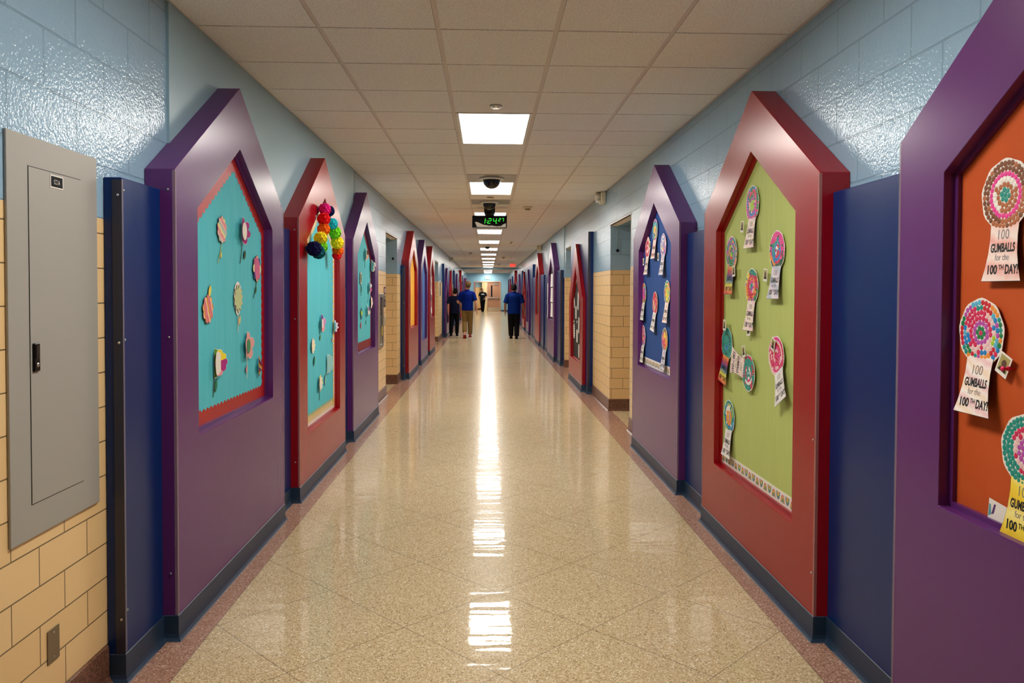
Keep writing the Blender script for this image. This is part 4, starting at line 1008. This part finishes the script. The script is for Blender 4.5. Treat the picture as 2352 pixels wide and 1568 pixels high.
# little fittings on the far jambs of the recesses
for x, y, z, lab in [(1.69, ALC_R[0][1]-.0005, 2.09, 'small black wall knob with thin raceway in the first right recess'), (-1.568, ALC_L[0][1]-.0005, 2.09, 'small black wall knob in the first left recess')]:
    r = empty('wall_fitting', (x, y, z)); tag(r, lab, 'wall fitting')
    m = MB(); m.lathe([(.02, .0), (.022, .02), (.014, .035), (.001, .036)], axis='-y', n=18); m.build('knob', M_BLACK, r, smooth=True)
    m = MB(); m.box(-.006, .006, -.008, 0, .03, .26) if x > 0 else m.box(-.06, -.05, -.008, 0, -.05, .26); m.build('raceway', mat('raceway_blue', (140, 170, 182), rough=.5), r)
# tan corner edge strip of the first right recess (metal trim)
mb = MB(); mb.box(XWR-.003, XWR+.02, ALC_R[0][0]-.014, ALC_R[0][0]-.0005, .16, ALC_Z); structure(mb.build('trim_21', M_WHITE))

# ------------------------------------------------------------------ far end wall and double door
M_END = mat('end_wall_blue', (140, 186, 206), rough=.4, bump=(85, .0006, (1, 1, 1)))
mb = MB()
mb.box(-2.4, -1.02, Y1, Y1+.2, 0, 3.05); mb.box(1.03, 2.5, Y1, Y1+.2, 0, 3.05); mb.box(-1.02, 1.03, Y1, Y1+.2, 2.29, 3.05)
structure(mb.build('wall_end', M_END))
mb = MB(); mb.box(1.04, 1.595, Y1-.012, Y1-.0005, 0, .11); structure(mb.build('baseboard_end', M_COVE))
dr = structure(empty('door_1', (0, Y1, 0)))
M_FRAME = mat('door_frame_tan', (196, 158, 134), rough=.4)
m = MB(); m.box(-1.02, -.96, -.03, .16, 0, 2.29); m.box(.97, 1.03, -.03, .16, 0, 2.29); m.box(-.96, .97, -.03, .16, 2.22, 2.29); m.build('frame', M_FRAME, dr, bevel=.004)
m = MB(); m.box(-.03, .02, .0, .12, 0, 2.22); m.build('mullion', M_FRAME, dr)
M_LEAF = mat('door_leaf_tan', (176, 128, 98), rough=.4)
m = MB(); m.box(.024, .966, .05, .095, .008, 2.215); lf = m.build('door_leaf', M_LEAF, dr)
m = MB()
for a in ((.255, .275, 1.08, 2.0), (.395, .415, 1.08, 2.0), (.275, .395, 1.08, 1.1), (.275, .395, 1.98, 2.0)): m.box(a[0], a[1], .04, .05, a[2], a[3])
m.box(.275, .395, .046, .05, 1.1, 1.98, 1); m.build('vision_panel', [M_LEAF, mat('dark_glass', (28, 34, 36))], lf)
m = MB(); m.box(.45, .80, -.01, .05, 2.03, 2.11); m.box(.55, .57, -.03, .05, 2.11, 2.2); m.build('closer', M_ALU, lf, bevel=.008)
m = MB(); m.box(.05, .93, -.03, .02, .99, 1.06, 0); m.box(.04, .09, -.035, .05, .95, 1.12, 0); m.box(.89, .94, -.03, .05, .99, 1.06, 0); m.build('push_bar', M_ALU, lf, bevel=.006)
m = MB(); m.box(.06, .93, .045, .05, .03, .30); m.build('kick_plate', mat('kick_steel', (205, 190, 160), rough=.2, metal=1), lf)
m = MB(); m.box(-.955, -.91, .10, 1.02, .008, 2.215); l2 = m.build('door_leaf', mat('door_edge_dark', (120, 62, 50), rough=.4), dr)
m = MB(); m.box(-.91, -.86, .2, .95, .99, 1.06); m.build('push_bar', M_ALU, l2)
# vestibule behind the doors
mb = MB(); mb.box(-2.4, 2.5, 62.0, 62.2, 0, 3.05); structure(mb.build('wall_vestibule', M_BLOCK))
mb = MB(); mb.box(-2.4, 2.5, 61.98, 61.9995, 0, .15); structure(mb.build('baseboard_vestibule', M_TBASE))
mb = MB(); mb.box(-2.4, 2.5, Y1+.2, 62.2, 2.7, 2.75); structure(mb.build('ceiling_vestibule', M_TILE))
mb = MB(); mb.box(-2.4, -1.5, Y1+.2, 62, 0, 2.7); mb.box(1.6, 2.5, Y1+.2, 62, 0, 2.7); structure(mb.build('wall_vestibule_sides', M_BLOCK))
mb = MB(); mb.box(-.42, -.02, 61.55, 61.98, 0, 2.7); structure(mb.build('trim_22', mat('cream_column', (206, 196, 150), rough=.5)))
r = empty('ceiling_light', (.3, 60.2, 2.7)); tag(r, 'ceiling light inside the vestibule beyond the far double door', 'light')
m = MB(); m.box(-.3, .3, -.6, .6, -.03, -.001); m.build('diffuser', M_LIGHT, r)
# near end behind the camera
mb = MB(); mb.box(-2.5, 2.6, Y0-.2, Y0, -.05, 3.05); structure(mb.build('wall_back', M_BLOCK))

# ------------------------------------------------------------------ people
def build_person(name, loc, rotz, H, label, J, shirt, trousers, shoe, hair, skin, sole=None, tread=None, build=1.0, hair_style='short', collar=False, face=False, feet=None, sleeve=.55, shirt_hem=.86, cap=None, logo=False):
    """J: joint dict in a 1.75 m body, x right / y walking direction"""
    s = H/1.75; b = build
    V = lambda p: (p[0]*s, p[1]*s, p[2]*s)
    head = MB()
    HX, HY, HZ = J.get('head', (0, 0, 0))
    hd = [(0, .035, 1.500, .035, .035), (0, .030, 1.518, .052, .062), (0, .022, 1.550, .062, .080), (0, .015, 1.590, .070, .092), (0, .008, 1.635, .076, .098), (0, .003, 1.680, .074, .096), (0, -.002, 1.715, .060, .080), (0, -.004, 1.740, .034, .046)]
    tz = lambda z: (z-1.55)
    hd = [(x+HX*max(0, tz(z)+.1)/.2, y+HY*max(0, tz(z)+.1)/.2, z+HZ, rx, ry) for x, y, z, rx, ry in hd]
    B = MB()
    B.erings([(x*s, y*s, z*s, rx*s, ry*s) for x, y, z, rx, ry in hd], 24)
    B.erings([tuple(q*s for q in e) for e in [(0, .0, 1.40, .075*b, .06), (0, .002, 1.46, .062, .058), (0, .008, 1.53, .056, .056), (0, .01, 1.57, .056, .056)]], 18)
    B.tube([V((HX*.7, .098+HY*.7, 1.635+HZ)), V((HX*.7, .118+HY*.7, 1.595+HZ))], [.010*s, .015*s], 8)
    for sx in (-1, 1):
        B.tube([V((sx*.076+HX*.6, -.004+HY*.6, 1.592+HZ)), V((sx*.084+HX*.6, -.012+HY*.6, 1.625+HZ)), V((sx*.080+HX*.6, -.012+HY*.6, 1.642+HZ))], [.009*s, .014*s, .011*s], 8)
    tor = [(0, 0, .84, .150*b, .105*b), (0, 0, .93, .160*b, .112*b), (0, 0, 1.03, .148*b, .102*b), (0, .005, 1.16, .150*b, .104*b), (0, .005, 1.28, .164*b, .112*b), (0, 0, 1.36, .170*b, .105*b), (0, 0, 1.42, .140*b, .085*b), (0, 0, 1.455, .075, .06)]
    B.erings([tuple(q*s for q in e) for e in tor], 24)
    def arm(side):
        sh, el, wr = J['sh'+side], J['el'+side], J['wr'+side]
        B.tube([V(sh), V([(a+c)/2 for a, c in zip(sh, el)]), V(el), V([(a*2+c)/3 for a, c in zip(el, wr)]), V(wr)], [r*s for r in (.056*b, .047*b, .039, .041, .026)], 14)
        d = (Vector(wr)-Vector(el)).normalized(); sx = -1 if side == 'L' else 1
        fwd = J.get('palm'+side, Vector((0, 1, 0))); fwd = Vector(fwd); fwd = (fwd-d*fwd.dot(d)).normalized()
        nrm = d.cross(fwd).normalized()                      # thickness direction
        w = Vector(wr)
        pts = [w, w+d*.05, w+d*.09]
        rings = []
        for p, wd, th in ((w+d*.0, .024, .020), (w+d*.035, .036, .017), (w+d*.075, .041, .015), (w+d*.095, .038, .011)):
            rings.append([V(p+fwd*wd*math.cos(2*PI*k/14)+nrm*th*math.sin(2*PI*k/14)) for k in range(14)])
        B.loft(rings)
        inw = nrm if nrm.x*sx < 0 else -nrm                   # towards the body: fingers curl that way
        for q, (off, ln) in enumerate(((.029, .066), (.010, .074), (-.010, .069), (-.029, .054))):
            p0 = w+d*.085+fwd*off
            B.tube([V(p0), V(p0+d*ln*.5+inw*.010), V(p0+d*ln*.86+inw*.030)], [.0088*s, .0082*s, .007*s], 8)
        p0 = w+d*.025+fwd*.03
        B.tube([V(p0), V(p0+d*.035+fwd*.022+inw*.012), V(p0+d*.065+fwd*.026+inw*.022)], [.0115*s, .0095*s, .0075*s], 8)
    arm('L'); arm('R')
    for side in 'LR':
        h, k, a = J['hp'+side], J['kn'+side], J['an'+side]
        B.tube([V(h), V(k), V(a)], [.085*s*b, .056*s, .038*s], 14)
    body = voxel(B, name, skin, .0075*s, None, 2)
    body.location = loc; body.rotation_euler = (0, 0, rotz); tag(body, label, 'person')
    # shirt
    S = MB()
    g = .014
    st = [(0, 0, shirt_hem, .166*b+g, .122*b+g), (0, 0, shirt_hem+.05, .168*b+g, .122*b+g), (0, 0, .98, .163*b+g, .116*b+g), (0, .005, 1.16, .162*b+g, .112*b+g), (0, .005, 1.28, .172*b+g, .118*b+g), (0, 0, 1.36, .180*b+g, .108*b+g), (0, 0, 1.415, .152*b+g, .088*b+g), (0, 0, 1.45, .085+g, .066+g), (0, .002, 1.475, .062+g*.5, .058+g*.5)]
    S.erings([tuple(q*s for q in e) for e in st], 28)
    for side in 'LR':
        sh, el = Vector(J['sh'+side]), Vector(J['el'+side])
        e = sh.lerp(el, sleeve+.22)
        S.tube([V(sh), V(sh.lerp(e, .5)), V(e)], [.072*s*b, .070*s*b, .072*s*b], 16, round_ends=False)
        S.tube([V((sh.x*.5, 0, 1.41)), V(sh)], [.07*s*b, .068*s*b], 14)
    so = voxel(S, 'shirt', shirt, .010*s, body, 3)
    if collar:
        m = MB(); m.lathe([(.062*s, 1.455*s), (.078*s, 1.462*s), (.072*s, 1.505*s), (.064*s, 1.515*s), (.058*s, 1.50*s)], n=24); m.v = [(x, y*.95+.002, z) for x, y, z in m.v]; m.build('collar', shirt, so, smooth=True)
    if logo:
        m = MB(); N = 10
        fr = lambda t, zz: (t*.12*s, (.131*b+.016)*s*math.sqrt(max(0, 1-(t*.12/(.19*b))**2))+.004, zz*s)
        for i in range(N):
            t0, t1 = -1+2*i/N, -1+2*(i+1)/N; a0, a1 = .02*(1-t0*t0), .02*(1-t1*t1)
            m.face([fr(t1, 1.265+a1), fr(t0, 1.265+a0), fr(t0, 1.335+a0), fr(t1, 1.335+a1)])
        m.build('shirt_print', M_PAPER, so)
    T = MB()
    T.erings([tuple(q*s for q in e) for e in [(0, 0, .80, .150*b, .112*b), (0, 0, .86, .162*b, .120*b), (0, 0, .93, .163*b, .118*b), (0, 0, .985, .156*b, .112*b)]], 24)
    for side in 'LR':
        h, k, a = J['hp'+side], J['kn'+side], J['an'+side]
        a2 = Vector(a)+(Vector(k)-Vector(a)).normalized()*J.get('cuff'+side, .0)
        T.tube([V(h), V([(p+q)/2 for p, q in zip(h, k)]), V(k), V([(p+q)/2 for p, q in zip(k, a)]), V(a2)], [.102*s*b, .093*s*b, .079*s*b, .075*s*b, .066*s*b], 18, round_ends=False)
    voxel(T, 'trousers', trousers, .010*s, body, 3)
    for side in 'LR':
        a = Vector(J['an'+side]); pitch = J.get('ft'+side, 0)    # heel lifted by pitch (radians)
        up = MB(); so_ = MB()
        def fp(y, z): return (y*math.cos(pitch)+z*math.sin(pitch), -y*math.sin(pitch)+z*math.cos(pitch))
        rings = []; srings = []
        for y, hw, top in ((-.085, .030, .080), (-.065, .041, .115), (-.01, .045, .125), (.05, .048, .085), (.11, .053, .062), (.17, .048, .050), (.205, .026, .036)):
            R1, R2 = [], []
            for k in range(14):
                an = 2*PI*k/14; x = hw*math.cos(an); zz = .022+(top-.022)*(max(0, math.sin(an))**.7) if math.sin(an) > 0 else .022
                yy, z2 = fp(y, zz); R1.append(V((a.x+x, a.y+yy, a.z-.085+z2)))
                x2 = (hw+.004)*math.cos(an); z3 = .024 if math.sin(an) > 0 else 0.0005
                yy, z2 = fp(y*1.04, z3); R2.append(V((a.x+x2, a.y+yy, a.z-.085+z2)))
            rings.append(R1); srings.append(R2)
        up.loft(rings); so_.loft(srings)
        sh_o = up.build('shoe', shoe, body, smooth=True)
        if tread:      # underside in its own colour
            so_.m = [1 if all(q % 14 in range(7, 14) or q % 14 == 0 for q in f) and len(f) == 4 else 0 for f in so_.f]
        so_.build('sole', [sole or shoe, tread or sole or shoe], sh_o)
    # hair
    Hh = MB()
    if hair_style == 'short': hr = [(0, -.040, 1.555, .050, .040), (0, -.034, 1.585, .070, .066), (0, -.026, 1.625, .082, .082), (0, -.014, 1.665, .087, .096), (0, -.004, 1.70, .084, .100), (0, 0, 1.735, .068, .082), (0, 0, 1.762, .034, .042)]
    else: hr = [(0, -.036, 1.575, .055, .050), (0, -.030, 1.605, .076, .074), (0, -.022, 1.64, .086, .088), (0, -.008, 1.68, .092, .102), (0, .002, 1.72, .090, .106), (0, .004, 1.755, .072, .088), (0, .0, 1.783, .036, .046)]
    hr = [(x+HX*max(0, tz(z)+.1)/.2, y+HY*max(0, tz(z)+.1)/.2, z+HZ, rx, ry) for x, y, z, rx, ry in hr]
    Hh.erings([tuple(q*s for q in e) for e in hr], 26)
    rg = random.Random(len(label))
    for q in range(46 if hair_style != 'short' else 26):
        an = rg.uniform(0, 2*PI); zz = rg.uniform(1.60, 1.75); kk = 1 if zz < 1.7 else .75
        rr = (.082*kk, .094*kk)
        if math.sin(an) > .3 and zz < 1.69: continue
        c = Vector((HX*.8+rr[0]*math.cos(an), HY*.8-.012+rr[1]*math.sin(an), zz+HZ))
        t = Vector((-math.sin(an)*rg.uniform(-.6, .6), math.cos(an)*rg.uniform(-.3, .3), -1)).normalized()
        Hh.tube([V(c-t*.022), V(c), V(c+t*.03)], [.010*s, .013*s, .006*s], 7)
    voxel(Hh, 'hair', hair, .007*s, body, 1)
    if face:
        for sx in (-1, 1):
            m = MB(); m.lathe([(.011*s, .0), (.008*s, .005*s), (.001, .007*s)], c=(0, 0, 0), axis='-y', n=12); m.v = [(x+(sx*.030+HX*.7)*s, -y+(.092+HY*.7)*s, z*.7+(1.632+HZ)*s) for x, y, z in m.v]; m.build('eye', M_INK, body)
        m = MB(); m.box((-.024+HX*.6)*s, (.024+HX*.6)*s, (.095+HY*.6)*s, (.104+HY*.6)*s, (1.560+HZ)*s, (1.567+HZ)*s); m.build('mouth', mat('lips', (130, 74, 66)), body)
        m = MB(); m.erings([tuple(q*s for q in e) for e in [(HX*.6, .046+HY*.6, 1.505, .034, .036), (HX*.6, .036+HY*.6, 1.525, .058, .066), (HX*.6, .030+HY*.6, 1.55, .066, .080)]], 20); m.build('beard', hair, body, smooth=True)
    return body
M_POLO = mat('royal_polo', (0, 24, 104), rough=.8, spec=.08); M_POLO2 = mat('blue_polo', (2, 32, 98), rough=.8, spec=.08)
M_NAVYT = mat('navy_tee', (18, 22, 42), rough=.85, spec=.08); M_BLK = mat('black_cloth', (16, 16, 18), rough=.85, spec=.08)
M_KHAKI = mat('khaki_cloth', (122, 98, 58), rough=.85, spec=.08); M_REDSHOE = mat('red_canvas', (150, 22, 34), rough=.7)
M_HAIRB = mat('dark_hair', (22, 17, 15), rough=.75, spec=.12); M_HAIRL = mat('brown_hair', (88, 66, 40), rough=.7, spec=.15); M_SOLEW = mat('white_rubber', (216, 208, 200), rough=.6)
M_SHIRT4 = mat('charcoal_tee', (30, 34, 36), rough=.85, spec=.08)
base_j = dict(shL=(-.185, 0, 1.385), shR=(.185, 0, 1.385), elL=(-.245, -.02, 1.11), elR=(.245, -.02, 1.11), wrL=(-.265, .05, .87), wrR=(.265, .05, .87), hpL=(-.088, 0, .88), hpR=(.088, 0, .88), knL=(-.095, .02, .48), knR=(.095, .02, .48), anL=(-.10, 0, .085), anR=(.10, 0, .085))
j = dict(base_j); j.update(shL=(-.20, 0, 1.385), shR=(.20, 0, 1.385), elL=(-.285, -.02, 1.10), elR=(.29, -.03, 1.10), wrL=(-.285, .04, .86), wrR=(.355, .03, .87), anL=(-.085, .06, .085), anR=(.085, -.12, .092), knL=(-.095, .06, .48), knR=(.09, .02, .47), ftR=.12, palmL=(0, 1, 0), palmR=(0, 1, 0))
build_person('person', (.876, 24.9, 0), 0, 1.775, 'man in a blue polo shirt and black trousers walking away on the right', j, M_POLO2, M_BLK, M_BLK, M_HAIRB, M_SKIN2, build=1.16, collar=True, shirt_hem=.80, sleeve=.62)
j = dict(base_j); j.update(elL=(-.30, .03, 1.12), wrL=(-.20, .24, 1.06), palmL=(0, 0, 1), elR=(.265, -.05, 1.11), wrR=(.295, -.02, .86), anL=(-.07, -.22, .15), knL=(-.085, .02, .50), anR=(.085, .10, .085), knR=(.09, .07, .49), ftL=.75, cuffL=.06, cuffR=.03, head=(.02, .0, .0))
build_person('person', (-.655, 25.1, 0), 0, 1.85, 'tall student in a royal blue polo, khaki trousers and red sneakers walking away', j, M_POLO, M_KHAKI, M_REDSHOE, M_HAIRL, M_SKIN, sole=M_SOLEW, tread=M_REDSHOE, build=1.0, hair_style='tousled', collar=True)
j = dict(base_j); j.update(elL=(-.235, -.04, 1.12), wrL=(-.235, .0, .88), elR=(.24, .0, 1.12), wrR=(.22, .14, .92), anL=(-.13, .03, .09), knL=(-.115, .04, .48), anR=(.09, .0, .085), ftL=.15, head=(.03, .01, -.01))
build_person('person', (-1.13, 26.4, 0), 0, 1.645, 'shorter boy in a dark navy T-shirt and black trousers walking away at left', j, M_NAVYT, M_BLK, M_BLK, M_HAIRB, M_SKIN, build=1.0, shirt_hem=.82)
j = dict(base_j); j.update(shL=(-.20, 0, 1.385), shR=(.20, 0, 1.385), elL=(-.285, .03, 1.13), wrL=(-.12, .20, .97), elR=(.27, -.02, 1.12), wrR=(.22, .13, .93), anL=(-.04, .18, .085), knL=(-.06, .10, .48), anR=(.05, -.16, .10), knR=(.07, .05, .48), ftR=.3, head=(.06, .01, -.01))
build_person('person', (-.335, 56.6, 0), PI, 1.74, 'person in a charcoal T-shirt with white print facing the camera by the far door', j, M_SHIRT4, M_BLK, M_BLK, M_HAIRB, M_SKIN, build=1.14, face=True, logo=True)

# ------------------------------------------------------------------ camera, world, colour
F, CX, CY = 1748., 1176., 712.
yaw = math.atan((1176-1119)/F); pitch = math.atan((712-668)/F); roll = .0038
cy, sy = math.cos(yaw), math.sin(yaw)
fwd = Vector((sy*math.cos(pitch), cy*math.cos(pitch), -math.sin(pitch))); right = Vector((cy, -sy, 0)); up = right.cross(fwd)
rr = right*math.cos(roll)+up*math.sin(roll); uu = up*math.cos(roll)-right*math.sin(roll)
cam = bpy.data.cameras.new('camera'); co = bpy.data.objects.new('camera', cam); COL.objects.link(co)
M4 = Matrix((rr, uu, -fwd)).transposed().to_4x4(); M4.translation = Vector((0, 0, 1.56)); co.matrix_world = M4
cam.sensor_width = 36; cam.sensor_fit = 'HORIZONTAL'; cam.lens = 36*F/2352; cam.shift_y = -(784-CY)/2352; cam.clip_start = .05; cam.clip_end = 200
SC.camera = co
w = bpy.data.worlds.new('world'); SC.world = w; w.use_nodes = True
w.node_tree.nodes['Background'].inputs[0].default_value = (.9, .95, 1, 1); w.node_tree.nodes['Background'].inputs[1].default_value = .02
vs = SC.view_settings; vs.view_transform = 'Standard'; vs.look = 'None'; vs.gamma = 1; vs.use_curve_mapping = False; vs.exposure = .24
SC.cycles.use_denoising = True
SC.cycles.max_bounces = 7; SC.cycles.diffuse_bounces = 4; SC.cycles.glossy_bounces = 2; SC.cycles.transmission_bounces = 2; SC.cycles.transparent_max_bounces = 4
SC.cycles.caustics_reflective = False; SC.cycles.caustics_refractive = False
SC.cycles.use_adaptive_sampling = True; SC.cycles.adaptive_threshold = .06
SC.cycles.use_light_tree = False
